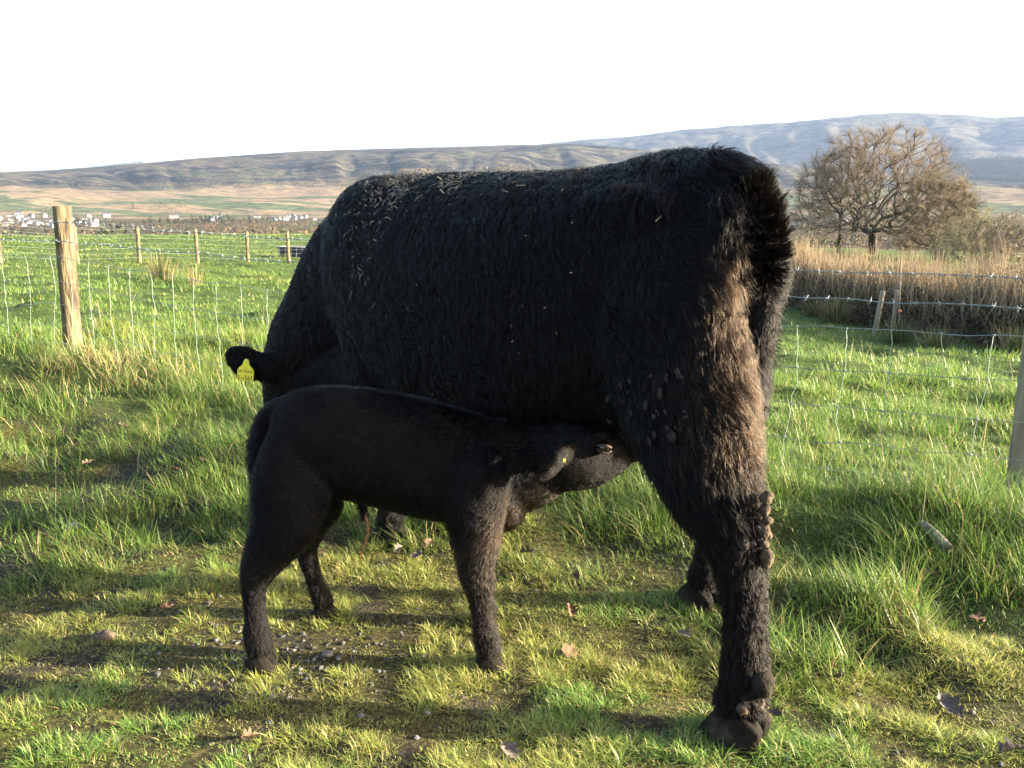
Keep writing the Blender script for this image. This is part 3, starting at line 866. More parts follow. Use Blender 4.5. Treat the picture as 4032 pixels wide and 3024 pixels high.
def calf_len(P, Nn):
    x, y, z = P.T
    L = 0.023 + 0 * x
    L = L - 0.006 * sstep(0.38, 0.28, z)
    L = L - (L - 0.012) * sstep(0.40, 0.50, x)
    L = L + 0.009 * sstep(-0.30, -0.36, x) * sstep(0.42, 0.5, z)
    L = L + 0.008 * sstep(0.45, 0.40, z) * sstep(0.34, 0.4, z)
    return L
def calf_flow(P, Nn):
    x, y, z = P.T
    leg = sstep(0.48, 0.34, z)
    f = np.stack([-0.7 + 0.65 * leg, 0 * x, -0.65 - 0.4 * leg], 1)
    head = sstep(0.44, 0.5, x)
    f = f * (1 - head[:, None]) + head[:, None] * np.array([-0.8, 0.0, -0.35])
    f[:, 1] += 0.5 * np.sign(y) * (Nn[:, 2] > 0.7) * (1 - head)
    return f
def calf_lift(P, Nn):
    return 0.5 - 0.25 * sstep(0.44, 0.5, P[:, 0])
def calf_w(C):
    return np.where(C[:, 0] > 0.42, 1.9, 1.0)
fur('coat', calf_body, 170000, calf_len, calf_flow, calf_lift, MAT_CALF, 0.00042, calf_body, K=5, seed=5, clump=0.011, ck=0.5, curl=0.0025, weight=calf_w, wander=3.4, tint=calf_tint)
# ------------------------------------------------------------------ stock fence and field fence
def ground_hit(px, py):
    a = at(px, py, 1.0); o = Vector((0, 0, EYE)); d = a - o
    t = np.exp(np.linspace(math.log(0.8), math.log(3000), 6000))
    X, Y, Z = d.x * t, d.y * t, EYE + d.z * t
    below = np.nonzero(Z < h_all(X, Y))[0]
    k = below[0] if len(below) else len(t) - 1
    return Vector((X[k], Y[k], float(h_all(X[k:k + 1], Y[k:k + 1])[0])))

MAT_POST = noisy_mat('weathered_post', [(0.34, (0.022, 0.018, 0.013)), (0.43, (0.065, 0.05, 0.031)), (0.55, (0.15, 0.118, 0.066)), (0.68, (0.095, 0.09, 0.05))], 7, 0.9, 0.9, 24, (3.0, 3.0, 0.45))
MAT_GREYPOST = noisy_mat('grey_post', [(0.3, (0.13, 0.11, 0.08)), (0.55, (0.25, 0.21, 0.15)), (0.75, (0.34, 0.29, 0.21))], 8, 0.9, 0.5, 22, (2.5, 2.5, 0.35))
MAT_WIRE = noisy_mat('galvanised_wire', [(0.35, (0.17, 0.235, 0.20)), (0.65, (0.28, 0.35, 0.31))], 30, 0.45, spec=0.6)
MAT_BARB = noisy_mat('barbed_wire', [(0.35, (0.11, 0.145, 0.15)), (0.65, (0.21, 0.25, 0.255))], 40, 0.5, spec=0.5)

def post_mesh(name, r, h, seed, m=20, k=14, lean=(0, 0), top_tilt=0.0):
    z = np.linspace(-0.25, h, k); th = np.linspace(0, 2 * math.pi, m, endpoint=False)
    Z, T = np.meshgrid(z, th, indexing='ij')
    R = r * (1.03 - 0.05 * (Z / h) + 0.10 * (fbm(np.cos(T) * 1.5 + seed * 3, np.sin(T) * 1.5 + Z * 0.7, seed, 3) - 0.5))
    X = R * np.cos(T) + lean[0] * Z / h; Y = R * np.sin(T) + lean[1] * Z / h
    Zz = Z.copy(); Zz[-1] += top_tilt * np.cos(T[-1]) * r
    RR = np.stack([X, Y, Zz], -1)
    rim = RR[-1] * 1.0; c = rim.mean(0); rim2 = c + (rim - c) * 0.93 + np.array([0, 0, 0.006])
    RR = np.concatenate([RR, rim2[None]], 0)
    b = MB(); b.rings(RR)
    me = b.mesh(name)
    return me

F0 = Vector((FA[0], FA[1], 0.0))
fence = empty('stock_fence', (F0.x, F0.y, 0.30))
tag(fence, 'near wire stock fence of netting and two barbed strands on round posts behind the cow', 'fence')
FO = np.array([F0.x, F0.y, 0.30])

def fpath(u, s=0.0):
    """Plan position along the fence; it turns at the corner post (u < 0 runs off to the left)."""
    if u >= 0:
        p = FA + FU * u + FN * s
    else:
        d = np.array([-0.985, 0.17]); p = FA - d * u
    return p

def zrow(u, us, zs):
    return float(np.interp(u, us, zs))
US = [-4, 0, 0.9, 1.9, 3.2, 4.9, 5.75, 7.5]
BARB1 = [1.26, 1.229, 1.185, 1.134, 1.08, 1.024, 1.017, 1.01]
BARB2 = [1.13, 1.10, 1.05, 1.005, 0.955, 0.905, 0.896, 0.89]
NETT = [1.00, 0.992, 0.90, 0.824, 0.79, 0.777, 0.783, 0.78]
NETOFF = [0.0, 0.187, 0.357, 0.512, 0.645, 0.77]
# posts
pm = post_mesh('post', 0.062, 1.05, 3, lean=(0.02, 0.0), top_tilt=0.03)
pm.materials.append(MAT_POST)
p = obj('post', pm, None, fence); pb = at(292, 1392, 5.94); p.location = np.array(pb) - FO - np.array([0, 0, 0.02]); p['label'] = 'sunlit round corner post with a flat sawn top'
pm2 = post_mesh('post', 0.055, 1.12, 6, lean=(0.0, 0.0)); pm2.materials.append(MAT_GREYPOST)
p = obj('post', pm2, None, fence); pb = at(4008, 1985, 3.46); p.location = np.array(pb) - FO - np.array([0, 0, 0.03]); p['label'] = 'grey weathered post at the edge of the picture'
pm3 = post_mesh('post', 0.055, 1.0, 8); pm3.materials.append(MAT_POST)
q = fpath(2.9); p = obj('post', pm3, None, fence); p.location = np.array([q[0], q[1], 0.06]) - FO

def wire_pts(rows, u0, u1, n, off=-0.066, wob=0.004, seed=0):
    rr = np.random.default_rng(seed)
    us = np.linspace(u0, u1, n); out = []
    for u in us:
        x, y = fpath(u, off if u >= 0 else 0)
        if u < 0: y -= 0.066
        out.append((x, y, zrow(u, US, rows) + rr.normal(0, wob)))
    return np.array(out) - FO

barb_bm = MB()
barb_bm.tube([(-0.004, -0.004, 0.017), (0.002, 0.004, 0.004), (0.004, -0.004, -0.015)], 0.0014, 4)
barb_bm.tube([(0.010, -0.012, 0.012), (0.006, 0.004, -0.004), (0.0, 0.010, -0.016)], 0.0014, 4)
barb_bm.tube([(-0.010, 0, 0), (0.010, 0, 0.0)], 0.0034, 6)
barb_me = barb_bm.mesh('barb'); barb_me.materials.append(MAT_BARB)

def barbed(rows, seed):
    base = wire_pts(rows, -3.2, 7.2, 60, wob=0.003, seed=seed)
    P = catmull(base, 8)
    L = np.concatenate([[0], np.cumsum(np.linalg.norm(np.diff(P, axis=0), axis=1))])
    b = MB()
    for k in (0, 1):
        ph = L / 0.045 * math.pi + k * math.pi
        Q = P + np.stack([0 * ph, np.cos(ph) * 0.0019, np.sin(ph) * 0.0019], 1)
        b.tube(Q, 0.0016, 5)
    w = b.build('barbed_wire', MAT_BARB, fence)
    rr = np.random.default_rng(seed)
    s = 0.05
    while s < L[-1]:
        i = np.searchsorted(L, s); i = min(i, len(P) - 1)
        if i > 8:
            bo = obj('barb', barb_me, None, w); bo.location = P[i]; bo.rotation_euler = (rr.uniform(0, 6.28), rr.normal(0, 0.2), rr.normal(0, 0.3) - 0.44)
        s += 0.088 + rr.normal(0, 0.008)
barbed(BARB1, 1); barbed(BARB2, 2)

for k, off in enumerate(NETOFF):
    rows = [z - off * (0.93 if i < 2 else 1.0) for i, z in enumerate(NETT)]
    b = MB(); b.tube(catmull(wire_pts(rows, -3.2, 7.2, 90, wob=0.004, seed=20 + k), 4), 0.00165 if k else 0.002, 5)
    b.build('line_wire', MAT_BARB, fence)
knot = MB(); knot.tube([(-0.007, 0, 0), (0.007, 0, 0)], 0.003, 6); knot_me = knot.mesh('knot'); knot_me.materials.append(MAT_BARB)
rr = np.random.default_rng(5)
u = -3.1
while u < 7.0:
    x, y = fpath(u, -0.070 if u >= 0 else 0)
    if u < 0: y -= 0.07
    zt = zrow(u, US, NETT)
    z1 = zt - NETOFF[-1] - 0.02
    n = 16; kink = rr.normal(0, 0.004, n); bend = rr.normal(0, 0.012)
    lean = -0.03 + rr.normal(0, 0.008)
    if 5.05 < u < 5.2: kink[9:13] += np.array([0.02, 0.035, 0.02, 0.0])
    t = np.linspace(0, 1, n)
    du = kink + bend * np.sin(t * math.pi * 2) + lean * t
    pts = np.stack([x + FU[0] * du, y + FU[1] * du, zt + (z1 - zt) * t], 1) - FO
    b = MB(); b.tube(pts, 0.0013, 5)
    st = b.build('stay_wire', MAT_WIRE, fence)
    for off in NETOFF[:5]:
        k = off / (NETOFF[-1] + 0.02)
        kp = np.array([np.interp(k, t, pts[:, i]) for i in range(3)])
        ko = obj('knot', knot_me, None, st); ko.location = kp; ko.rotation_euler = (0, 0, -0.44)
    u += 0.19 + rr.normal(0, 0.006)

# ---- field fence beyond the first pasture
ff0 = np.array([-13.1, 25.5]); ff1 = np.array([-8.7, 33.0])
fo = Vector((ff0[0], ff0[1], float(h_all(ff0[0], ff0[1]))))
ffence = empty('field_fence', fo)
tag(ffence, 'distant wire fence of thin wooden posts along the far edge of the pasture', 'fence')
ks = [-0.52, -0.26, 0.0, 0.244, 0.505, 0.763, 1.0, 1.26, 1.52, 1.8, 2.1]
tops = []
for i, k in enumerate(ks):
    g = ff0 + (ff1 - ff0) * k; z = float(h_all(g[0], g[1]))
    hh = 1.15 + 0.05 * math.sin(i * 2.1)
    m_ = post_mesh('post', 0.065, hh, 30 + i, m=10, k=6, lean=(0.02 * math.sin(i * 3), 0)); m_.materials.append(MAT_POST)
    po = obj('post', m_, None, ffence); po.location = Vector((g[0], g[1], z)) - fo
    tops.append((g[0], g[1], z + hh))
for j, dz in enumerate((0.06, 0.22, 0.36, 0.52, 0.68, 0.84, 0.98)):
    pts = []
    for (x, y, z), (x2, y2, z2) in zip(tops, tops[1:]):
        for t in (0, 0.25, 0.5, 0.75):
            pts.append((x + (x2 - x) * t, y + (y2 - y) * t - 0.07, z + (z2 - z) * t - dz - 0.05 * math.sin(math.pi * t) * (j < 2)))
    b = MB(); b.tube(np.array(pts) - np.array(fo), 0.002, 4)
    b.build('wire', MAT_BARB, ffence)

# ---- feed trough behind the field fence
g = at(1178, 1036, 35.0); gz = float(h_all(g.x, g.y))
tr = empty('feed_trough', (g.x, g.y, gz)); tag(tr, 'dark trough with a pale rim behind the distant fence beside the cow neck', 'trough')
b = MB(); W, D, H = 0.75, 0.35, 0.50
R = [np.array([(-W * k, -D * k, z), (W * k, -D * k, z), (W * k, D * k, z), (-W * k, D * k, z)]) for z, k in ((0.04, 0.9), (H, 1.0), (H, 0.93), (0.12, 0.86))]
b.rings(np.array(R)); b.build('tub', plain_mat('dark_plastic', (0.018, 0.024, 0.040), 0.5), tr, smooth=False)
b = MB(); b.tube([(-W, -D, H), (W, -D, H), (W, D, H), (-W, D, H), (-W, -D, H + 0.001)], 0.022, 6); b.build('rim', plain_mat('pale_rim', (0.20, 0.21, 0.22), 0.5), tr)
for i in range(7):
    b = MB(); x = -W * 0.92 + i * W * 0.307; b.box((x - 0.012, -D * 0.99 - 0.03, 0.05), (x + 0.012, -D * 0.93, H - 0.02)); b.build('rib', plain_mat('rib_plastic', (0.05, 0.06, 0.08), 0.5), tr, smooth=False)

# ---- leaning stakes and a thin pole in the hollow by the hedge
def stake(name, label, px0, py0, px1, py1, Y, r, mat, cat, group=None):
    a = at(px1, py1, Y); t_ = at(px0, py0, Y); a.z = float(h_all(a.x, a.y)) - 0.05
    d = t_ - a
    m_ = post_mesh(name, r, d.length, int(px0), m=10, k=8); m_.materials.append(mat)
    o = obj(name, m_); o.location = a; o.rotation_euler = d.to_track_quat('Z', 'Y').to_euler()
    tag(o, label, cat, group); return o
stake('leaning_stake', 'pale wooden stake leaning to one side in the hollow by the hedge', 3476, 1147, 3440, 1335, 19.5, 0.055, MAT_GREYPOST, 'stake')
stake('leaning_stake', 'shorter darker stake standing behind the pale leaning stake', 3532, 1143, 3512, 1325, 20.5, 0.05, MAT_GREYPOST, 'stake')
stake('thin_pole', 'tall thin pole with an orange knob rising beside the two stakes', 3547, 1018, 3539, 1322, 19.0, 0.016, MAT_GREYPOST, 'pole')
kb = MB(); kb.ball((0, 0, 0), (0.05, 0.04, 0.03), 10, 7)
ko = kb.build('insulator', plain_mat('orange_plastic', (0.7, 0.20, 0.10), 0.5), bpy.data.objects['thin_pole']); ko.location = (0.03, 0, 0.62)
# ------------------------------------------------------------------ hedge, trees, rushes
MAT_TWIG = attr_mat('twigs', 0.8, 0.0, 0.2)
MAT_LEAFY = attr_mat('dry_leaves', 0.8, 0.25, 0.15)
MAT_BARK = noisy_mat('bark', [(0.3, (0.020, 0.017, 0.012)), (0.55, (0.045, 0.038, 0.027)), (0.75, (0.06, 0.06, 0.032))], 5, 0.95, 0.6, 12)

def leaf_cards(C, size, rng, cols, aspect=0.6):
    """One small bent two-triangle leaf per centre."""
    n = len(C)
    a = unit(rng.normal(0, 1, (n, 3))); b = unit(np.cross(a, rng.normal(0, 1, (n, 3)))); nn = np.cross(a, b)
    s = size * rng.uniform(0.6, 1.3, n)[:, None]
    V = np.stack([C - a * s, C + b * s * aspect + nn * s * 0.2, C + a * s, C - b * s * aspect + nn * s * 0.2], 1).reshape(-1, 3)
    q = np.arange(n * 4).reshape(-1, 4)
    T = np.stack([q[:, [0, 1, 2]], q[:, [0, 2, 3]]], 1).reshape(-1, 3)
    return V, T, np.repeat(cols, 4, 0)

def pick(rng, n, palette, jit=0.25):
    pal = np.array(palette); c = pal[rng.integers(0, len(pal), n)]
    return c * rng.uniform(1 - jit, 1 + jit, (n, 1))

def hedge_build():
    rng = np.random.default_rng(21)
    path = catmull([(9.3, 38.0), (9.9, 31.0), (10.6, 24.0), (11.2, 18.0), (11.6, 12.8)], 20)
    o0 = Vector((10.6, 24.0, float(h_all(10.6, 24.0))))
    hd = empty('hedge', o0); tag(hd, 'long unkempt hedge of brown bramble topped by upright straw coloured stems', 'hedge')
    O = np.array(o0)
    def along(n):
        t = rng.random(n) * (len(path) - 1.001); i = t.astype(int); f = (t - i)[:, None]
        p = path[i] * (1 - f) + path[i + 1] * f
        return p
    # bramble and dead leaves
    n = 46000
    p = along(n); w = rng.normal(0, 0.6, n) - 0.5 * fbm(p[:, 1] * 1.1, p[:, 0], 15, 3) * (rng.random(n) < 0.6); zf = rng.random(n) ** 0.8
    x = p[:, 0] + w; y = p[:, 1]
    top = 0.85 + 0.75 * fbm(y * 1.2, x * 1.2, 5, 3) - 0.22 * (w / 0.6) ** 2
    z = h_all(x, y) + zf * np.clip(top, 0.2, None)
    cols = pick(rng, n, [(0.075, 0.055, 0.038), (0.10, 0.075, 0.05), (0.05, 0.042, 0.03), (0.13, 0.097, 0.062), (0.04, 0.048, 0.022)])
    V, T, c = leaf_cards(np.stack([x, y, z], 1) - O, 0.050, rng, cols)
    me = mesh_np('bramble', V, [T], smooth=False); set_tint(me, c)
    br = obj('bramble', me, MAT_LEAFY, hd); br['kind'] = 'stuff'
    # arching twigs inside
    n = 9000
    p = along(n); x = p[:, 0] + rng.normal(0, 0.5, n); y = p[:, 1]; g = h_all(x, y)
    K = 5; P = np.empty((n, K, 3)); a = rng.uniform(0, 6.28, n); hgt = rng.uniform(0.5, 1.5, n); lean = rng.uniform(0.2, 0.8, n)
    for k, t in enumerate(np.linspace(0, 1, K)):
        P[:, k] = np.stack([x + np.cos(a) * lean * t * t, y + np.sin(a) * lean * t * t, g + hgt * (1.3 * t - 0.45 * t * t)], 1)
    tw = curves_obj('twigs', P - O, 0.006 * np.array([1, 0.9, 0.8, 0.6, 0.4]), MAT_TWIG, hd, pick(rng, n, [(0.16, 0.11, 0.065), (0.22, 0.15, 0.09), (0.10, 0.075, 0.05)])); tw['kind'] = 'stuff'
    # upright stems
    n = 9000
    p = along(n); x = p[:, 0] + rng.normal(0, 0.42, n); y = p[:, 1]; g = h_all(x, y)
    hgt = 1.15 + 1.05 * fbm(y * 0.9, x * 0.9, 9, 4, 0.6) + rng.normal(0, 0.25, n)
    P = np.empty((n, K, 3)); dx = rng.normal(0, 0.14, n); dy = rng.normal(0, 0.14, n)
    for k, t in enumerate(np.linspace(0, 1, K)):
        P[:, k] = np.stack([x + dx * t + 0.03 * np.sin(6 * t + x * 9), y + dy * t, g + hgt * (0.42 + 0.58 * t)], 1)
    st = curves_obj('stems', P - O, 0.0065 * np.array([1, 0.95, 0.85, 0.7, 0.35]), MAT_TWIG, hd, pick(rng, n, [(0.30, 0.225, 0.14), (0.25, 0.185, 0.115), (0.36, 0.28, 0.18), (0.20, 0.15, 0.095)])); st['kind'] = 'stuff'
hedge_build()

def bare_tree(name, label, px, Y, height, width, seed, twigs=9000, tw_col=((0.23, 0.185, 0.14), (0.28, 0.22, 0.165), (0.17, 0.14, 0.11)), group=None, trunk_r=0.34, fork=0.22, tr=0.013, limbs=240):
    rng = np.random.default_rng(seed)
    X = (px - 2016) / FPX * Y * 1.0 / CP
    base = Vector((X, Y, float(h_all(X, Y))))
    root = empty(name, base); tag(root, label, 'tree', group)
    b = MB(); tips = []
    def env(p):
        """Inside the crown's dome?"""
        return (p[0] / (width / 2)) ** 2 + (p[1] / (width / 2)) ** 2 + (np.clip(p[2] - height * 0.36, -9, 99) / (height * 0.64)) ** 2
    # limbs reach for points spread through the dome
    fz = height * fork
    nodes = [np.array([0, 0, -0.3]), np.array([0.03, 0, fz * 0.5]), np.array([0.0, 0.05, fz])]; par = [-1, 0, 1]
    tg = []
    while len(tg) < limbs:
        q = rng.uniform(-1, 1, 3) * np.array([width / 2, width / 2, 0]) + np.array([0, 0, rng.uniform(fz * 1.1, height)])
        if env(q) < 1.0 and (env(q) > 0.25 or rng.random() < 0.35): tg.append(q)
    tg.sort(key=lambda q: np.linalg.norm(q - nodes[2]) * rng.uniform(0.75, 1.25))
    top = nodes[2]
    for q in tg:
        A = np.array(nodes[2:]); dist = np.linalg.norm(A - q, axis=1) + 0.30 * np.linalg.norm(A - top, axis=1)
        out = ((q - A) * unit(A - top + np.array([0, 0, 0.3]))).sum(1) / (np.linalg.norm(q - A, axis=1) + 1e-6)
        dist = dist * np.where(out < 0.2, 1.9, 1.0)
        j = int(np.argmin(dist)) + 2; p = nodes[j]
        gd = unit((p - (nodes[par[j]] if par[j] >= 0 else p - np.array([0, 0, 1])))[None])[0]
        L = np.linalg.norm(q - p); ns = max(2, int(L / (height * 0.05)))
        prev = j
        for k in range(1, ns + 1):
            t = k / ns
            pt = p + (q - p) * t + gd * L * 0.22 * math.sin(math.pi * t) * (1 - t) + rng.normal(0, 0.018 * height / 6, 3) * (k < ns) + np.array([0, 0, -0.05 * L * math.sin(math.pi * t)])
            nodes.append(pt); par.append(prev); prev = len(nodes) - 1
    cnt = np.zeros(len(nodes)); has = np.zeros(len(nodes), bool)
    for i in range(len(nodes) - 1, 0, -1):
        if not has[i]: cnt[i] = 1
        cnt[par[i]] += cnt[i]; has[par[i]] = True
    rad = trunk_r * (cnt / cnt[0]) ** 0.46
    done = np.zeros(len(nodes), bool); kids = {}
    for i in range(1, len(nodes)): kids.setdefault(par[i], []).append(i)
    stack = [(0, None)]
    while stack:
        i, pr = stack.pop()
        chain = [i] if pr is None else [pr, i]
        while i in kids:
            ks_ = sorted(kids[i], key=lambda c: -cnt[c])
            for c in ks_[1:]: stack.append((c, i))
            i = ks_[0]; chain.append(i)
        P_ = np.array([nodes[c] for c in chain]); R_ = np.array([rad[c] for c in chain])
        if pr is not None: R_[0] = R_[1]
        T_ = np.gradient(P_, axis=0) if len(P_) > 1 else np.array([[0, 0, 1.0]]); T_ = unit(T_)
        a_ = unit(np.cross(T_, np.array([0.31, 0.87, 0.21]))); b_ = np.cross(T_, a_)
        th = np.linspace(0, 2 * math.pi, 6, endpoint=False)
        if len(P_) > 1:
            b.rings(P_[:, None] + np.maximum(R_, 0.008)[:, None, None] * (np.cos(th)[None, :, None] * a_[:, None] + np.sin(th)[None, :, None] * b_[:, None]))
        if len(P_) > 2: tips.append((P_[len(P_) // 3:], R_[-1]))
    b.build('trunk', MAT_BARK, root)
    # fine twigs
    n = twigs; K = 5
    wt = np.array([np.linalg.norm(np.diff(q[0], axis=0), axis=1).sum() for q in tips]); idx = np.searchsorted(np.cumsum(wt) / wt.sum(), rng.random(n)).clip(0, len(tips) - 1); P0 = np.empty((n, 3)); D = np.empty((n, 3))
    for i, k in enumerate(idx):
        pts, r = tips[k]; j = rng.integers(0, len(pts) - 1); f = rng.random()  # anywhere along the limb
        P0[i] = pts[j] * (1 - f) + pts[j + 1] * f; D[i] = pts[-1] - pts[0]
    D = unit(unit(D) + rng.normal(0, 0.6, (n, 3)) + np.array([0, 0, 0.15]) + 0.35 * unit(P0 - np.array([0, 0, height * 0.45])))
    L = rng.uniform(0.035, 0.10, n) * height * min(2.4, max(1.0, 11.0 / height))
    P = np.empty((n, K, 3)); wv = rng.normal(0, 0.10, (n, 3))
    for k, t in enumerate(np.linspace(0, 1, K)):
        P[:, k] = P0 + D * (L * t)[:, None] + wv * (L * math.sin(t * 4))[:, None] + np.array([0, 0, -0.12]) * (L * t * t)[:, None]
    e = np.array([env(q) for q in P[:, -1]])
    P = P[e < 1.25]
    cr = curves_obj('crown', P, tr * np.array([1, 0.85, 0.7, 0.5, 0.3]), MAT_TWIG, root, pick(rng, len(P), tw_col)); cr['kind'] = 'stuff'
    return root

bare_tree('bare_tree', 'large leafless tree with a wide domed crown behind the hedge', 3390, 70.0, 10.4, 13.8, 4, twigs=21000, limbs=1300, fork=0.15, tr=0.0075)
bare_tree('bare_tree', 'slim leafless tree close beside the large domed tree', 3262, 69.0, 9.0, 5.5, 11, twigs=2200, trunk_r=0.15, fork=0.35, limbs=110)
bare_tree('bare_tree', 'spreading leafless bush at the foot of the large domed tree', 3630, 64.0, 6.6, 6.4, 12, twigs=5500, trunk_r=0.16, fork=0.10, limbs=220, tw_col=((0.16, 0.125, 0.08), (0.19, 0.15, 0.10), (0.14, 0.12, 0.07)))
bare_tree('bare_tree', 'low olive brown thicket tree above the hedge stems', 3800, 48.0, 3.9, 5.2, 13, twigs=2600, trunk_r=0.05, fork=0.08, limbs=160, tr=0.010, tw_col=((0.20, 0.185, 0.10), (0.25, 0.21, 0.13), (0.17, 0.16, 0.09)))
bare_tree('bare_tree', 'dull brown leafless bush near the picture edge above the hedge', 3960, 46.0, 3.7, 4.8, 14, twigs=2600, trunk_r=0.05, fork=0.08, limbs=160, tr=0.010, tw_col=((0.22, 0.175, 0.13), (0.26, 0.21, 0.16), (0.18, 0.145, 0.11)))

# ---- rushes
MAT_BLADE = attr_mat('grass_blades', 0.45, 0.45, 0.35)

def blades_mesh(name, B, az, h, w, lean, curve, cols, seg=3, face=None):
    """B (n,3) bases; each blade is a tapered, arching ribbon."""
    n = len(B); lev = np.linspace(0, 1, seg + 1)
    dx, dy = np.cos(az), np.sin(az)
    fa = az + math.pi / 2 if face is None else face
    px_, py_ = np.cos(fa), np.sin(fa)
    V = np.empty((n, 2 * seg + 1, 3), np.float32)
    for k, t in enumerate(lev):
        hor = h * (np.sin(lean) * t + curve * t * t); ver = h * (np.cos(lean) * t - 0.45 * curve * t * t)
        cx, cy, cz = B[:, 0] + dx * hor, B[:, 1] + dy * hor, B[:, 2] + ver
        if k < seg:
            ww = w * (1 - 0.75 * t ** 1.5) * 0.5
            V[:, 2 * k] = np.stack([cx - px_ * ww, cy - py_ * ww, cz], 1)
            V[:, 2 * k + 1] = np.stack([cx + px_ * ww, cy + py_ * ww, cz], 1)
        else:
            V[:, 2 * seg] = np.stack([cx, cy, cz], 1)
    m = 2 * seg + 1
    base = np.arange(n)[:, None] * m
    Q = np.concatenate([base + np.array([[2 * k, 2 * k + 1, 2 * k + 3, 2 * k + 2]]) for k in range(seg - 1)], 0) if seg > 1 else np.zeros((0, 4), int)
    T = base + np.array([[2 * seg - 2, 2 * seg - 1, 2 * seg]])
    me = mesh_np(name, V.reshape(-1, 3), [Q, T])
    set_tint(me, np.repeat(cols, m, 0))
    return me

def rush(label, px, py, h, spread, n, pal, seed, gp='rush clumps in the pasture'):
    rng = np.random.default_rng(seed)
    c = ground_hit(px, py)
    a = rng.uniform(0, 6.28, n); r = np.abs(rng.normal(0, spread, n))
    B = np.stack([np.cos(a) * r, np.sin(a) * r, -0.03 + 0 * a], 1)
    me = blades_mesh('rush_clump', B, a, h * rng.uniform(0.5, 1.15, n), np.full(n, 0.014), np.abs(rng.normal(0.12, 0.22, n)), rng.uniform(0, 0.35, n), pick(rng, n, pal), 3)
    o = obj('rush_clump', me, MAT_BLADE); o.location = c
    tag(o, label, 'rushes', gp)
GRN = [(0.06, 0.085, 0.03), (0.09, 0.105, 0.04), (0.14, 0.13, 0.06)]
TAN = [(0.36, 0.27, 0.13), (0.30, 0.23, 0.11), (0.14, 0.14, 0.05)]
rush('tall tan rush clump standing alone in the left pasture', 640, 1108, 0.72, 0.20, 170, TAN + GRN, 1)
rush('thin straw coloured tuft beside the tan rush clump', 770, 1125, 0.55, 0.12, 60, TAN, 2)
rush('large dark rush clump with tan tips before the hedge', 3290, 1275, 0.85, 0.22, 420, GRN + TAN[2:] + TAN[:1], 3)
rush('small dark rush clump beside the large one before the hedge', 3205, 1250, 0.6, 0.2, 250, GRN, 4)
rush('dark rush clump at the foot of the leaning stakes', 3545, 1345, 0.6, 0.2, 300, GRN, 5)
rush('compact dark rush clump out in the open hollow', 3690, 1378, 0.5, 0.13, 260, GRN, 6)
rush('dark rush clump against the grey fence post', 4010, 1405, 0.6, 0.2, 300, GRN, 7)

# ------------------------------------------------------------------ grass
def wedge(n, r0, r1, power, rng, half=0.70):
    u = rng.random(n)
    r = (r0 ** power + u * (r1 ** power - r0 ** power)) ** (1 / power)
    a = rng.uniform(-half, half, n)
    return r * np.sin(a), r * np.cos(a)

def lush(x, y):
    u, s = fence_us(x, y)
    left = sstep(2.15, 3.3, y + 0.35 * (fbm(x * 1.2, y * 1.2, 91, 3) - 0.5) * 2)
    right = sstep(0.35, 0.8, x) * sstep(1.75, 2.35, y + 0.5 * (fbm(x * 1.5, y * 1.5, 92, 3) - 0.5) * 2)
    mid = 0.55 * np.exp(-(((x - 0.25) / 0.45) ** 2 + ((y - 2.75) / 0.5) ** 2))
    l = np.maximum(np.maximum(left, right), mid)
    return np.clip(l * (0.55 + 0.9 * fbm(x * 2.2, y * 2.2, 93, 3)), 0, 1.2)

LG = np.array([(0.105, 0.185, 0.034), (0.135, 0.205, 0.040), (0.070, 0.140, 0.028), (0.175, 0.215, 0.050), (0.105, 0.175, 0.042)])
YG = np.array([(0.23, 0.225, 0.05), (0.18, 0.205, 0.045), (0.28, 0.245, 0.075), (0.13, 0.165, 0.04), (0.25, 0.215, 0.075)])
DRY = np.array([(0.36, 0.28, 0.13), (0.30, 0.22, 0.10), (0.42, 0.34, 0.18)])

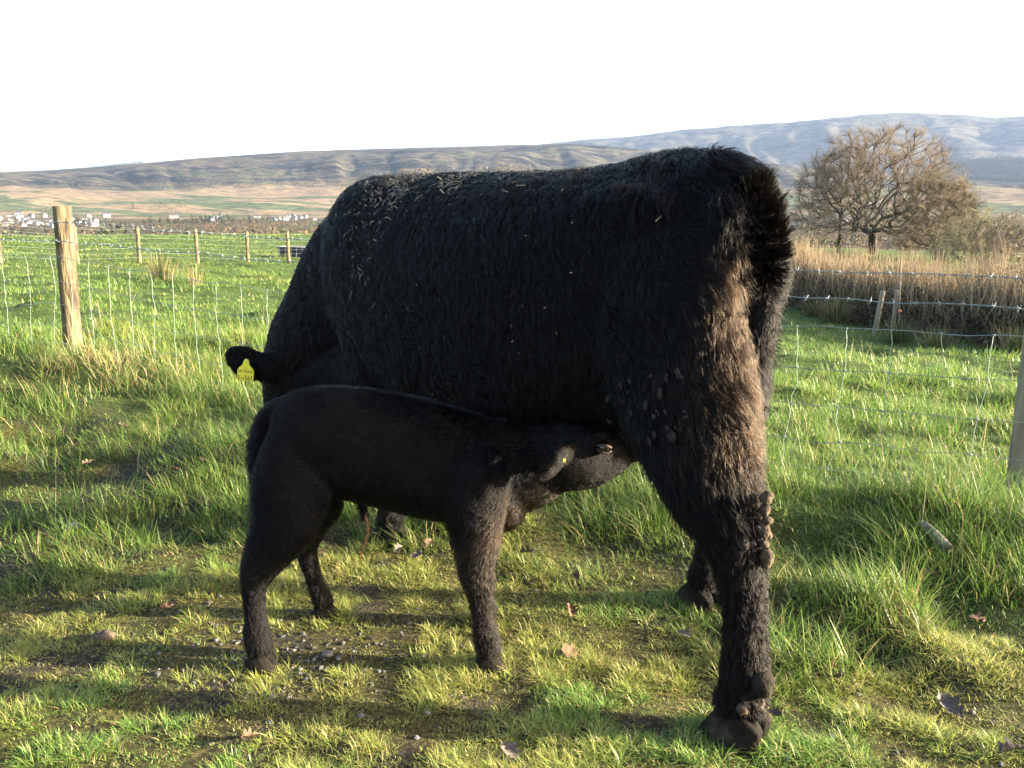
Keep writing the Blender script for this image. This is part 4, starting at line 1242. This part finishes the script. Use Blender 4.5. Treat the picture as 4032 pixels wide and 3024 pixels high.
def near_grass():
    rng = np.random.default_rng(31)
    nt = 17500
    tx, ty = wedge(nt, 1.15, 9.5, 0.45, rng)
    l = lush(tx, ty); u, s = fence_us(tx, ty)
    bare = fbm(tx * 2.4 + 3, ty * 2.4, 95, 3)
    keep = (l > 0.25) | (bare < 0.49 + 0.10 * rng.random(nt)) | (rng.random(nt) < 0.22)
    tx, ty, l, s = tx[keep], ty[keep], l[keep], s[keep]; nt = len(tx)
    nb = rng.integers(7, 17, nt)
    ti = np.repeat(np.arange(nt), nb); n = len(ti)
    a = rng.uniform(0, 2 * math.pi, n); rr = np.abs(rng.normal(0, 1, n)) * (0.016 + 0.028 * l[ti]) * np.maximum(1, np.hypot(tx, ty)[ti] / 4)
    x = tx[ti] + np.cos(a) * rr; y = ty[ti] + np.sin(a) * rr
    th = rng.uniform(0.6, 1.3, nt) * (0.35 + 1.3 * sstep(0.32, 0.68, fbm(tx * 4.2, ty * 4.2, 98, 2)))
    fl = np.exp(-((s + 0.25) / 0.45) ** 2)
    h = (0.014 + 0.082 * np.clip(l, 0, 1) + 0.035 * fl)[ti] * th[ti] * rng.uniform(0.45, 1.2, n)
    w = (0.0020 + 0.0013 * np.clip(l, 0, 1))[ti] * rng.uniform(0.7, 1.3, n) * np.maximum(1, np.hypot(x, y) / 4.5)
    wind = rng.normal(0.6, 0.7, nt)
    az = np.where(rng.random(n) < 0.65, a, wind[ti] + math.pi) + rng.normal(0, 0.4, n)
    lean = np.abs(rng.normal(0.28, 0.26, n)) + 0.35 * (1 - np.clip(l, 0, 1))[ti]
    curve = rng.uniform(0.05, 0.75, n)
    mixy = np.clip(1 - l * 1.5 + rng.normal(0, 0.18, nt), 0, 1)[ti]
    g = LG[rng.integers(0, len(LG), n)]; yv = YG[rng.integers(0, len(YG), n)]
    cols = g * (1 - mixy[:, None]) + yv * mixy[:, None]
    hump = np.exp(-(((x + 2.55) / 0.45) ** 2 + ((y - 5.25) / 0.35) ** 2)) * 0.6
    d = rng.random(n) < (0.06 + 0.05 * mixy + hump); cols[d] = DRY[rng.integers(0, 3, d.sum())]
    cols = cols * (rng.uniform(0.75, 1.25, nt)[ti])[:, None] * rng.uniform(0.85, 1.15, (n, 1))
    B = np.stack([x, y, h_all(x, y) - 0.004], 1)
    fr = np.hypot(x, y) > 4.2
    mA = blades_mesh('grass', B[~fr], az[~fr], h[~fr], w[~fr], lean[~fr], curve[~fr], cols[~fr], 3)
    mB = blades_mesh('bank_grass', B[fr], az[fr], h[fr], w[fr], lean[fr], curve[fr], cols[fr], 2)
    tag(obj('bank_grass', mB, MAT_BLADE), 'long grass on the bank under the stock fence', 'grass', kind='stuff')
    o = obj('grass', mA, MAT_BLADE); tag(o, 'lush and trampled grass around the feet of the cow and calf', 'grass', kind='stuff')
    return n

def short_turf():
    """Cropped, yellowing tufts and moss of the worn track."""
    rng = np.random.default_rng(37)
    nt = 26000
    tx, ty = wedge(nt, 1.1, 3.4, 0.9, rng)
    l = lush(tx, ty); bare = fbm(tx * 2.4 + 3, ty * 2.4, 95, 3); f = fbm(tx * 9, ty * 9, 99, 2)
    k = (l < 0.55) & ((bare < 0.63) | (rng.random(nt) < 0.6)) & (f > 0.25) & (rng.random(nt) > 0.85 * np.exp(-(((tx + 0.80) / 0.34) ** 2 + ((ty - 2.27) / 0.15) ** 2)))
    tx, ty, f = tx[k], ty[k], f[k]
    # grass pressed up round every hoof
    hx, hy = [], []
    for p in [o.matrix_basis.translation for o in bpy.data.objects if o.name.startswith('hoof') and o.parent == calf]: hx.append(p.x + CALF_O.x); hy.append(p.y + CALF_O.y)
    for p in [COW_M @ o.matrix_basis.translation for o in bpy.data.objects if o.name.startswith('hoof') and o.parent == cow]: hx.append(p.x); hy.append(p.y)
    for X_, Y_ in zip(hx, hy):
        big = 0.085 if (X_ > 0.4 or Y_ > 2.8) else 0.055
        aa = rng.uniform(0, 6.28, 34); q = big * rng.uniform(0.85, 1.5, 34)
        tx = np.concatenate([tx, X_ + np.cos(aa) * q]); ty = np.concatenate([ty, Y_ + np.sin(aa) * q]); f = np.concatenate([f, rng.uniform(0.5, 0.75, 34)])
    nt = len(tx)
    nb = rng.integers(7, 14, nt); ti = np.repeat(np.arange(nt), nb); n = len(ti)
    a = rng.uniform(0, 2 * math.pi, n); rr = np.abs(rng.normal(0, 0.011, n))
    x = tx[ti] + np.cos(a) * rr; y = ty[ti] + np.sin(a) * rr
    h = (0.010 + 0.035 * sstep(0.40, 0.70, f))[ti] * rng.uniform(0.5, 1.3, n)
    yel = sstep(0.35, 0.6, fbm(tx * 3.1, ty * 3.1, 101, 3))[ti][:, None] * 0.72
    cols = LG[rng.integers(0, len(LG), n)] * (1 - yel) + YG[rng.integers(0, len(YG), n)] * yel
    d = rng.random(n) < 0.08; cols[d] = DRY[rng.integers(0, 3, d.sum())]
    cols = cols * rng.uniform(1.1, 1.75, nt)[ti][:, None]
    me = blades_mesh('turf', np.stack([x, y, h_all(x, y) - 0.003], 1), a + rng.normal(0, 0.4, n), h, rng.uniform(0.0015, 0.0029, n), np.abs(rng.normal(0.55, 0.35, n)), rng.uniform(0.1, 0.9, n), cols, 2)
    o = obj('turf', me, MAT_BLADE); tag(o, 'short yellowing turf and moss of the worn track', 'turf', kind='stuff')
    return n

def field_grass():
    rng = np.random.default_rng(33)
    nt = 27000
    tx, ty = wedge(nt, 5.0, 78.0, 0.45, rng, 0.66)
    u, s = fence_us(tx, ty); k = s > 0.1; tx, ty = tx[k], ty[k]; nt = len(tx)
    nb = rng.integers(5, 10, nt); ti = np.repeat(np.arange(nt), nb); n = len(ti)
    d = np.hypot(tx, ty); a = rng.uniform(0, 2 * math.pi, n)
    rr = np.abs(rng.normal(0, 1, n)) * (0.03 + 0.006 * d)[ti]
    x = tx[ti] + np.cos(a) * rr; y = ty[ti] + np.sin(a) * rr
    hum = fbm(tx * 0.9, ty * 0.9, 11, 3)
    h = (0.045 + 0.075 * sstep(0.4, 0.7, hum))[ti] * (0.5 + sstep(0.3, 0.7, fbm(tx * 2.6, ty * 2.6, 23, 2)))[ti] * rng.uniform(0.5, 1.3, n)
    w = (0.0035 + 0.00062 * d)[ti] * rng.uniform(0.7, 1.3, n)
    az = a + rng.normal(0, 0.5, n)
    cols = LG[rng.integers(0, len(LG), n)] * (rng.uniform(0.8, 1.25, nt)[ti])[:, None]
    pa = sstep(0.52, 0.68, fbm(tx * 0.35, ty * 0.35, 97, 3))[ti]
    cols = cols * (1 - 0.45 * pa[:, None]) + YG[rng.integers(0, 3, n)] * 0.45 * pa[:, None]
    dk = sstep(0.5, 0.64, fbm(tx * 1.7, ty * 1.7, 103, 3))[ti][:, None]
    cols = cols * (1 - 0.45 * dk) + np.array([0.05, 0.11, 0.028]) * 0.45 * dk
    dr = rng.random(n) < 0.02; cols[dr] = DRY[rng.integers(0, 3, dr.sum())]
    B = np.stack([x, y, h_all(x, y) - 0.005], 1)
    me = blades_mesh('field_grass', B, az, h, w, np.abs(rng.normal(0.2, 0.25, n)), rng.uniform(0.05, 0.7, n), cols, 2)
    o = obj('field_grass', me, MAT_BLADE); tag(o, 'bright green pasture grass beyond the fence', 'grass', kind='stuff')
    return n
NB = near_grass(), short_turf(), field_grass()
print('blades', NB)

# tall dry stalks here and there
def stalks():
    rng = np.random.default_rng(35)
    n = 170
    x, y = wedge(n, 3.3, 12.0, 0.8, rng, 0.62)
    az = rng.uniform(0, 6.28, n)
    B = np.stack([x, y, h_all(x, y)], 1)
    me = blades_mesh('dry_stalks', B, az, rng.uniform(0.16, 0.38, n), np.full(n, 0.0022) * np.maximum(1, np.hypot(x, y) / 4), np.abs(rng.normal(0.2, 0.2, n)), rng.uniform(0, 0.25, n), pick(rng, n, DRY), 3)
    o = obj('dry_stalks', me, MAT_BLADE); tag(o, 'scattered dead straw coloured grass stalks', 'grass stalks', kind='stuff')
stalks()
# ------------------------------------------------------------------ straw, gravel, leaves
def straw_build():
    rng = np.random.default_rng(41)
    def w(C):
        x, y, z = C.T
        t = sstep(1.22, 1.34, z) * sstep(0.40, 0.55, x) * sstep(1.50, 1.35, x) * 1.0
        t = t + 0.16 * sstep(0.9, 1.25, z) * sstep(0.75, 1.05, x) * sstep(1.55, 1.4, x) * (y > 0)
        t = t + 0.011 * sstep(0.8, 1.1, z) * sstep(0.0, 0.3, x) * sstep(1.5, 1.3, x) * (y > 0) + 0.003 * (y > 0) * (z > 0.6) * (x < 1.5)
        return t * (0.15 + 1.7 * sstep(0.42, 0.62, fbm(x * 6, y * 6 + z * 3, 44, 3)))
    P, Nn = surface_samples(cow_body.data, 1500, rng, w)
    n = len(P); M = np.array(COW_M)
    L = (rng.gamma(2.2, 0.0034, n) * np.where(P[:, 2] > 1.28, 1.15, 0.75)).clip(0.0025, 0.034); d = rng.normal(0, 1, (n, 3)); d -= (d * Nn).sum(1)[:, None] * Nn * 0.85; d = unit(d)
    C = P + Nn * rng.uniform(0.012, 0.026, n)[:, None]
    bi = unit(np.cross(d, Nn)); wd = rng.uniform(0.0008, 0.0017, n)[:, None]
    a, b = C - d * L[:, None], C + d * L[:, None]; mid = C + Nn * 0.002
    V = np.stack([a - bi * wd, a + bi * wd, mid + bi * wd, mid - bi * wd, b + bi * wd, b - bi * wd], 1).reshape(-1, 3)
    V = V @ M[:3, :3].T + M[:3, 3]
    base = np.arange(n)[:, None] * 6
    Q = np.concatenate([base + np.array([[0, 1, 2, 3]]), base + np.array([[3, 2, 4, 5]])], 0)
    me = mesh_np('straw', V, [Q]); set_tint(me, np.repeat(pick(rng, n, [(0.24, 0.20, 0.13), (0.17, 0.14, 0.10), (0.30, 0.25, 0.15), (0.12, 0.105, 0.085)]), 6, 0))
    o = obj('straw', me, attr_mat('straw', 0.7, 0.1, 0.2)); tag(o, 'bits of straw and chaff scattered over the back of the cow', 'straw', kind='stuff')
straw_build()

MAT_STONE = attr_mat('stones', 0.85, 0.0, 0.25)
def gravel_build():
    rng = np.random.default_rng(43)
    k, m = 5, 7
    ph = np.linspace(0.25, math.pi - 0.25, k); th = np.linspace(0, 2 * math.pi, m, endpoint=False)
    U = np.stack([np.sin(ph)[:, None] * np.cos(th), np.sin(ph)[:, None] * np.sin(th), np.cos(ph)[:, None] * np.ones(m)], -1).reshape(-1, 3)
    b = MB(); b.rings(U.reshape(k, m, 3)[::-1]); U = np.vstack(b.v); Q = np.vstack(b.q); T = np.vstack(b.t)
    n = 2600
    x, y = wedge(n, 1.2, 4.2, 1.2, rng, 0.68)
    bare = fbm(x * 2.4 + 3, y * 2.4, 95, 3); l = lush(x, y)
    patch = np.exp(-(((x + 0.78) / 0.32) ** 2 + ((y - 2.28) / 0.14) ** 2)) + np.exp(-(((x + 0.35) / 0.3) ** 2 + ((y - 2.05) / 0.12) ** 2)) + np.exp(-(((x + 1.25) / 0.25) ** 2 + ((y - 2.6) / 0.12) ** 2)) + np.exp(-(((x - 0.75) / 0.3) ** 2 + ((y - 1.72) / 0.1) ** 2))
    keep = (rng.random(n) < 0.9 * patch + 0.25 * sstep(0.5, 0.58, bare)) & (l < 0.5)
    # more in the patches
    m2 = 1300; c = np.array([(-0.78, 2.28, 0.30, 0.12), (-0.85, 2.27, 0.25, 0.10), (-0.7, 2.3, 0.25, 0.09), (-0.35, 2.05, 0.28, 0.10), (-1.25, 2.6, 0.22, 0.10), (0.75, 1.72, 0.25, 0.09), (-0.62, 2.2, 0.15, 0.06)]); ci = rng.integers(0, len(c), m2)
    x = np.concatenate([x[keep], c[ci, 0] + rng.normal(0, 1, m2) * c[ci, 2]]); y = np.concatenate([y[keep], c[ci, 1] + rng.normal(0, 1, m2) * c[ci, 3]])
    n = len(x); s = rng.gamma(2.0, 0.0014, n).clip(0.0012, 0.009)
    rot = rng.uniform(0, 6.28, n); cs, sn = np.cos(rot), np.sin(rot)
    jit = 1 + rng.normal(0, 0.16, (n, len(U), 1))
    W = U[None] * jit * s[:, None, None] * np.stack([rng.uniform(0.8, 1.4, n), rng.uniform(0.7, 1.1, n), rng.uniform(0.4, 0.8, n)], 1)[:, None, :]
    V = np.stack([W[..., 0] * cs[:, None] - W[..., 1] * sn[:, None] + x[:, None], W[..., 0] * sn[:, None] + W[..., 1] * cs[:, None] + y[:, None], W[..., 2] + (h_all(x, y) + s * 0.25)[:, None]], -1)
    off = np.arange(n)[:, None, None] * len(U)
    me = mesh_np('gravel', V.reshape(-1, 3), [(Q[None] + off).reshape(-1, 4), (T[None] + off).reshape(-1, 3)], smooth=False)
    set_tint(me, np.repeat(pick(rng, n, [(0.06, 0.06, 0.062), (0.085, 0.085, 0.086), (0.04, 0.038, 0.036), (0.065, 0.055, 0.043), (0.12, 0.12, 0.118)]), len(U), 0))
    o = obj('gravel', me, MAT_STONE); tag(o, 'grey gravel showing through the worn track', 'gravel', kind='stuff')
gravel_build()

st = lump_mesh('stone', 77, 0.024, 1.3, 1.0, 0.8, amp=0.5)
so = obj('stone', st, noisy_mat('brown_stone', [(0.35, (0.05, 0.036, 0.026)), (0.65, (0.10, 0.072, 0.052))], 25, 0.85, 0.4)); so.location = ground_hit(408, 2525) + Vector((0, 0, 0.014))
tag(so, 'brown fist sized stone lying on the worn track left of the calf', 'stone')
so2 = obj('stone', lump_mesh('stone', 81, 0.014, 1.2, 1.0, 0.6), MAT_STONE); set_tint(so2.data, np.full((len(so2.data.vertices), 3), 0.11)); so2.location = ground_hit(1290, 2588) + Vector((0, 0, 0.010))
tag(so2, 'pale grey pebble between the legs of the calf', 'stone')
so3 = obj('stone', lump_mesh('stone', 83, 0.026, 1.2, 1.0, 0.8), MAT_STONE); set_tint(so3.data, np.full((len(so3.data.vertices), 3), 0.17)); so3.location = ground_hit(288, 2092) + Vector((0, 0, 0.016))
tag(so3, 'dark grey stone in the grass below the corner post', 'stone')

# ---- dead oak leaves
MAT_DEAD = [noisy_mat('dead_leaf_' + n, st, 14, 0.8, 0.3, 40, spec=0.2) for n, st in (('grey', [(0.35, (0.07, 0.056, 0.047)), (0.65, (0.14, 0.115, 0.10))]), ('brown', [(0.35, (0.065, 0.038, 0.024)), (0.65, (0.14, 0.085, 0.055))]), ('tan', [(0.35, (0.10, 0.068, 0.043)), (0.65, (0.17, 0.122, 0.08))]))]
def leaf_mesh(seed):
    rng = np.random.default_rng(seed)
    n = 13; t = np.linspace(0, 1, n)
    w = 0.30 * np.sin(np.clip(t * 1.05, 0, 1) * math.pi) ** 0.7 * (1 + 0.35 * np.sin(t * 22 + seed)) + 0.015
    curl = rng.uniform(0.3, 1.1); bend = rng.uniform(-0.5, 0.6)
    rows = []
    for i in range(n):
        r = []
        for v in (-1, -0.5, 0, 0.5, 1):
            r.append((t[i] - 0.5, v * w[i] * (1 - 0.15 * curl), curl * (v * w[i]) ** 2 * 2.2 + bend * (t[i] - 0.5) ** 2 + 0.03 * rng.normal()))
        rows.append(r)
    V = np.array(rows).reshape(-1, 3)
    Q = [(i * 5 + j, i * 5 + j + 1, (i + 1) * 5 + j + 1, (i + 1) * 5 + j) for i in range(n - 1) for j in range(4)]
    return mesh_np('dead_leaf', V, [np.array(Q)])
LEAVES = [(2078, 2215, 'crumpled grey brown leaf in the grass left of the calf chest shadow', 0, 0.085), (2246, 2450, 'brown leaf standing on edge in the grass right of the calf front hoof', 1, 0.07),
          (2245, 2595, 'dark curled leaf on the worn ground right of the calf front hoof', 1, 0.085), (2694, 2520, 'pale grey leaf left of the large cow hind leg', 0, 0.06),
          (2005, 2990, 'pale leaf at the bottom edge of the picture below the calf', 0, 0.075), (3740, 2815, 'broad pale leaf in the grass right of the cow hoof', 0, 0.10),
          (3975, 2985, 'pale leaf in the bottom corner of the picture', 0, 0.09), (985, 2930, 'brown leaf standing upright below the calf hind hoof', 1, 0.065),
          (490, 1712, 'grey brown leaf in the grass below the corner post', 0, 0.09), (350, 1855, 'tan leaf lying in the grass nearest the left picture edge', 2, 0.075),
          (690, 1885, 'small tan leaf in the grass left of the calf rump', 2, 0.06), (795, 1840, 'brown leaf in a gap of the grass left of the calf tail', 1, 0.07),
          (1640, 2230, 'pale leaf beneath the calf belly', 0, 0.07), (1690, 2175, 'tan leaf beneath the calf belly behind the front leg', 2, 0.06),
          (1570, 2200, 'grey leaf beside the front hoof of the cow', 0, 0.06), (3300, 2690, 'thin grey leaf in the long grass right of the dew claw', 0, 0.06),
          (3655, 2300, 'brown leaf in the tall grass at the right', 1, 0.06), (3850, 2490, 'brown leaf in the lush grass right of the cow leg', 1, 0.07),
          (3050, 2840, 'pale leaf just right of the cow hoof', 0, 0.055), (660, 2440, 'dark leaf on the worn track left of the calf', 1, 0.06), (2270, 2310, 'dark leaf in the grass below the calf head', 1, 0.055)]
for i, (px, py, lab, mi, sz) in enumerate(LEAVES):
    o = obj('dead_leaf', leaf_mesh(100 + i), MAT_DEAD[mi])
    o.location = ground_hit(px, py) + Vector((0, 0, 0.02 + 0.02 * (py < 2500)))
    rr_ = random.Random(i); o.rotation_euler = (rr_.uniform(-0.5, 0.7), rr_.uniform(-0.5, 0.5), rr_.uniform(0, 6.28)); o.scale = (sz * 0.85,) * 3
    tag(o, lab, 'leaf', 'dead leaves lying in the grass')

# ---- broken stick
b = MB(); p0 = ground_hit(3620, 2130); p1 = ground_hit(3725, 2215)
d = np.array(p1 - p0)
b.tube(catmull([(0, 0, 0.07), d * 0.4 + np.array([0, 0, 0.07]), d * 0.75 + np.array([0, 0, 0.06]), d + np.array([0, 0, 0.05])], 5), 0.014, 9, 0.022)
o = b.build('broken_stick', noisy_mat('grey_stick', [(0.35, (0.10, 0.085, 0.07)), (0.65, (0.22, 0.19, 0.16))], 30, 0.9, 0.4)); o.location = p0
tag(o, 'short broken grey stick lying in the long grass at the right', 'stick')
# ------------------------------------------------------------------ valley: houses and woods
MAT_WHITE = plain_mat('white_render', (0.28, 0.28, 0.285), 0.8, 0.2)
MAT_CREAM = plain_mat('cream_render', (0.32, 0.28, 0.21), 0.8, 0.2)
MAT_SLATE = plain_mat('slate', (0.05, 0.05, 0.06), 0.8, 0.3)
def house_meshes(w, d, h, rh):
    b = MB(); b.box((-w / 2, -d / 2, -2), (w / 2, d / 2, h))
    for s in (-1, 1):
        V = [(s * w / 2, -d / 2, h), (s * w / 2, d / 2, h), (s * w / 2, 0, h + rh)]
        b.add(V, (), [(0, 1, 2)] if s > 0 else [(0, 2, 1)])
    wall = b.mesh('wall', False)
    r = MB(); e = 0.4
    for s in (-1, 1):
        V = np.array([(-w / 2 - e, s * (d / 2 + e), h - e * rh / (d / 2)), (w / 2 + e, s * (d / 2 + e), h - e * rh / (d / 2)), (w / 2 + e, 0, h + rh), (-w / 2 - e, 0, h + rh)])
        r.add(np.vstack([V, V + np.array([0, 0, 0.3])]), [(0, 1, 2, 3), (7, 6, 5, 4), (0, 4, 5, 1), (1, 5, 6, 2), (2, 6, 7, 3), (3, 7, 4, 0)])
    roof = r.mesh('roof', False)
    c = MB(); c.box((w * 0.3, -0.5, h + rh * 0.6), (w * 0.3 + 0.9, 0.5, h + rh + 1.1)); ch = c.mesh('chimney', False)
    win = []
    for i in (-0.28, 0.28):
        for z in (1.0, 3.6):
            g = MB(); g.box((i * w - 0.7, -d / 2 - 0.06, z), (i * w + 0.7, -d / 2 + 0.02, z + 1.3)); win.append(g.mesh('window', False))
    return wall, roof, ch, win
KINDS_H = [house_meshes(10, 7.5, 5.2, 2.6), house_meshes(16, 8, 5.4, 2.8), house_meshes(12, 7, 3.2, 2.6)]
MAT_PANE = plain_mat('dark_pane', (0.05, 0.06, 0.07), 0.2, 0.5)
for wl, rf, ch, win in KINDS_H:
    wl.materials.append(MAT_WHITE); rf.materials.append(MAT_SLATE); ch.materials.append(MAT_SLATE)
    for g in win: g.materials.append(MAT_PANE)

def house(px, r, kind, rz, label, group, scale=1.0, cream=False):
    az = math.atan((px - 2016) / FPX / CP); x, y = r * math.sin(az), r * math.cos(az)
    hz = empty('house', (x, y, float(h_all(x, y))), rz); hz.scale = (scale,) * 3
    tag(hz, label, 'house', group)
    wl, rf, ch, win = KINDS_H[kind]
    w = obj('wall', wl, None, hz)
    if cream:
        w.material_slots[0].link = 'OBJECT'; w.material_slots[0].material = MAT_CREAM
    ro = obj('roof', rf, None, hz); obj('chimney', ch, None, ro)
    for g in win: obj('window', g, None, w)
rng = np.random.default_rng(51)
for i in range(52):
    px = 440 * rng.random() ** 0.95; r = rng.choice([905, 940, 985, 1040, 1100, 1165, 1230]) + rng.normal(0, 14)
    house(px, r, int(rng.integers(0, 3)), rng.normal(0.7, 0.9), 'small white house with a slate roof in the village left of the corner post' if px < 205 else 'small white house with a slate roof in the village just right of the corner post', 'white houses of the far village', rng.uniform(0.4, 0.62))
for i in range(20):
    px = 880 + 400 * rng.random(); r = rng.choice([1130, 1190, 1240]) + rng.normal(0, 12)
    house(px, r, int(rng.integers(0, 2)), rng.normal(0.6, 0.8), 'small white house in the row across the valley beside the cow neck', 'white houses in the row across the valley', rng.uniform(0.38, 0.55))
for i in range(9):
    px = 3105 + 190 * rng.random(); r = rng.choice([880, 930, 990]) + rng.normal(0, 10)
    house(px, r, int(rng.integers(0, 2)), rng.normal(0.2, 0.5), 'small pale house seen between the cow tail and the bare tree', 'pale houses beyond the hedge', 0.9)
house(482, 1235, 0, 0.5, 'lone tall white house on the slope right of the village', None, 0.85)
house(735, 1200, 1, 0.4, 'solitary white cottage among trees between the two groups of houses', None, 0.7)
house(150, 1300, 0, 0.4, 'cream house standing above the village left of the corner post', None, 0.8, True)

MAT_WOOD = attr_mat('woodland', 0.9, 0.15, 0.1)
def woods(name, label, X, Y, hgt, wid, pal_idx, pals, nq, seed, parent=None):
    rng = np.random.default_rng(seed)
    n = len(X); ti = np.repeat(np.arange(n), nq); m = len(ti)
    d = unit(rng.normal(0, 1, (m, 3))) * (rng.random(m) ** 0.4)[:, None]
    conif = (pal_idx == 2)[ti]
    zz = (d[:, 2] * 0.5 + 0.5)
    taper = np.where(conif, 1.1 - zz, 1.0)
    C = np.stack([X[ti] + d[:, 0] * wid[ti] / 2 * taper, Y[ti] + d[:, 1] * wid[ti] / 2 * taper, h_all(X, Y)[ti] + hgt[ti] * (0.12 + 0.88 * zz)], 1)
    pal = np.array(pals)
    cols = pal[pal_idx[ti]] * rng.uniform(0.7, 1.3, n)[ti][:, None] * rng.uniform(0.75, 1.25, (m, 1))
    V, T, c = leaf_cards(C, 1.0, rng, cols, 0.7)
    sz = (hgt[ti] * 0.068).repeat(4)[:, None]
    Cr = np.repeat(C, 4, 0); V = Cr + (V - Cr) * sz
    me = mesh_np(name, V, [T], smooth=False); set_tint(me, c)
    o = obj(name, me, MAT_WOOD); tag(o, label, 'woodland', kind='stuff')

PALS = [(0.085, 0.064, 0.044), (0.075, 0.066, 0.05), (0.016, 0.024, 0.015), (0.065, 0.075, 0.038), (0.115, 0.072, 0.044)]
def valley_woods():
    rng = np.random.default_rng(55); n = 4200
    a = rng.uniform(-0.60, 0.60, n); r = 190 + 1000 * rng.random(n) ** 0.9
    x, y = r * np.sin(a), r * np.cos(a)
    m = fbm(x / 120, y / 120, 66, 3)
    keep = (m > 0.42) | ((r > 250) & (r < 480) & (m > 0.33))
    vill = (np.abs(a + 0.50) < 0.11) & (r > 900)
    keep &= ~(vill & (rng.random(n) < 0.8))
    x, y, r, m = x[keep], y[keep], r[keep], m[keep]; n = len(x)
    con = fbm(x / 70, y / 70, 67, 2)
    pi = np.where(con > 0.66, 2, rng.choice([0, 1, 3, 4, 0, 1], n))
    h = rng.uniform(5, 9.5, n) * np.where(pi == 2, 1.15, 1.0)
    woods('valley_woodland', 'brown and olive leafless woodland filling the valley floor', x, y, h, h * rng.uniform(0.6, 1.0, n), pi, PALS, 32, 3)
valley_woods()
def hill_woods():
    rng = np.random.default_rng(57); n = 22000
    a = rng.uniform(-0.60, 0.62, n); r = 1350 + 1350 * rng.random(n)
    x, y = r * np.sin(a), r * np.cos(a)
    m = fbm(x / 110, y / 110, 68, 4); g = fbm(a * 60, r / 500, 69, 3)
    foot = (r > 2020) & (r < 2230) & (m > 0.36)
    slope = (r > 2200) & (r < 2560) & (m * 0.5 + g * 0.5 > 0.555)
    lines = (r < 2000) & (m > 0.70)
    plant = (r > 2600) & (r < 2690) & (a > -0.448) & (a < -0.405)
    k = foot | slope | lines | plant
    x, y, r, m = x[k], y[k], r[k], m[k]
    ap = np.concatenate([rng.uniform(-0.452, -0.402, 500), rng.uniform(0.455, 0.62, 2600)]); rp = np.concatenate([rng.uniform(2600, 2700, 500), rng.uniform(2480, 3300, 2600)])  # second group: conifers added to darken the shaded spur
    x = np.concatenate([x, rp * np.sin(ap)]); y = np.concatenate([y, rp * np.cos(ap)]); r = np.concatenate([r, rp]); n = len(x)
    pi = rng.choice([0, 1, 2, 3, 1, 2], n); pi = np.where((r > 2590) | (x > 1050), 2, pi)
    h = rng.uniform(7, 13, n); h = np.where((r > 2590) & (x < 0), h * 0.55, h)
    woods('hillside_woodland', 'dark scattered woodland in the folds and along the foot of the far hill', x, y, h, h * rng.uniform(0.8, 1.3, n), pi, PALS, 11, 4)
hill_woods()

# ------------------------------------------------------------------ haze over the valley
hb = MB(); hb.box((-9500, -300, -40), (9500, 9600, 760))
hz = hb.build('haze', None, smooth=False)
hm_, hnt, hout = new_mat('valley_haze')
pv = hnt.nodes.new('ShaderNodeVolumePrincipled')
pv.inputs['Color'].default_value = (0.44, 0.62, 1.0, 1)
pv.inputs['Density'].default_value = 0.000042
pv.inputs['Anisotropy'].default_value = 0.1
hnt.links.new(pv.outputs['Volume'], hout.inputs['Volume'])
hz.data.materials.append(hm_)
tag(hz, 'thin pale haze hanging over the whole valley', 'haze', kind='stuff')
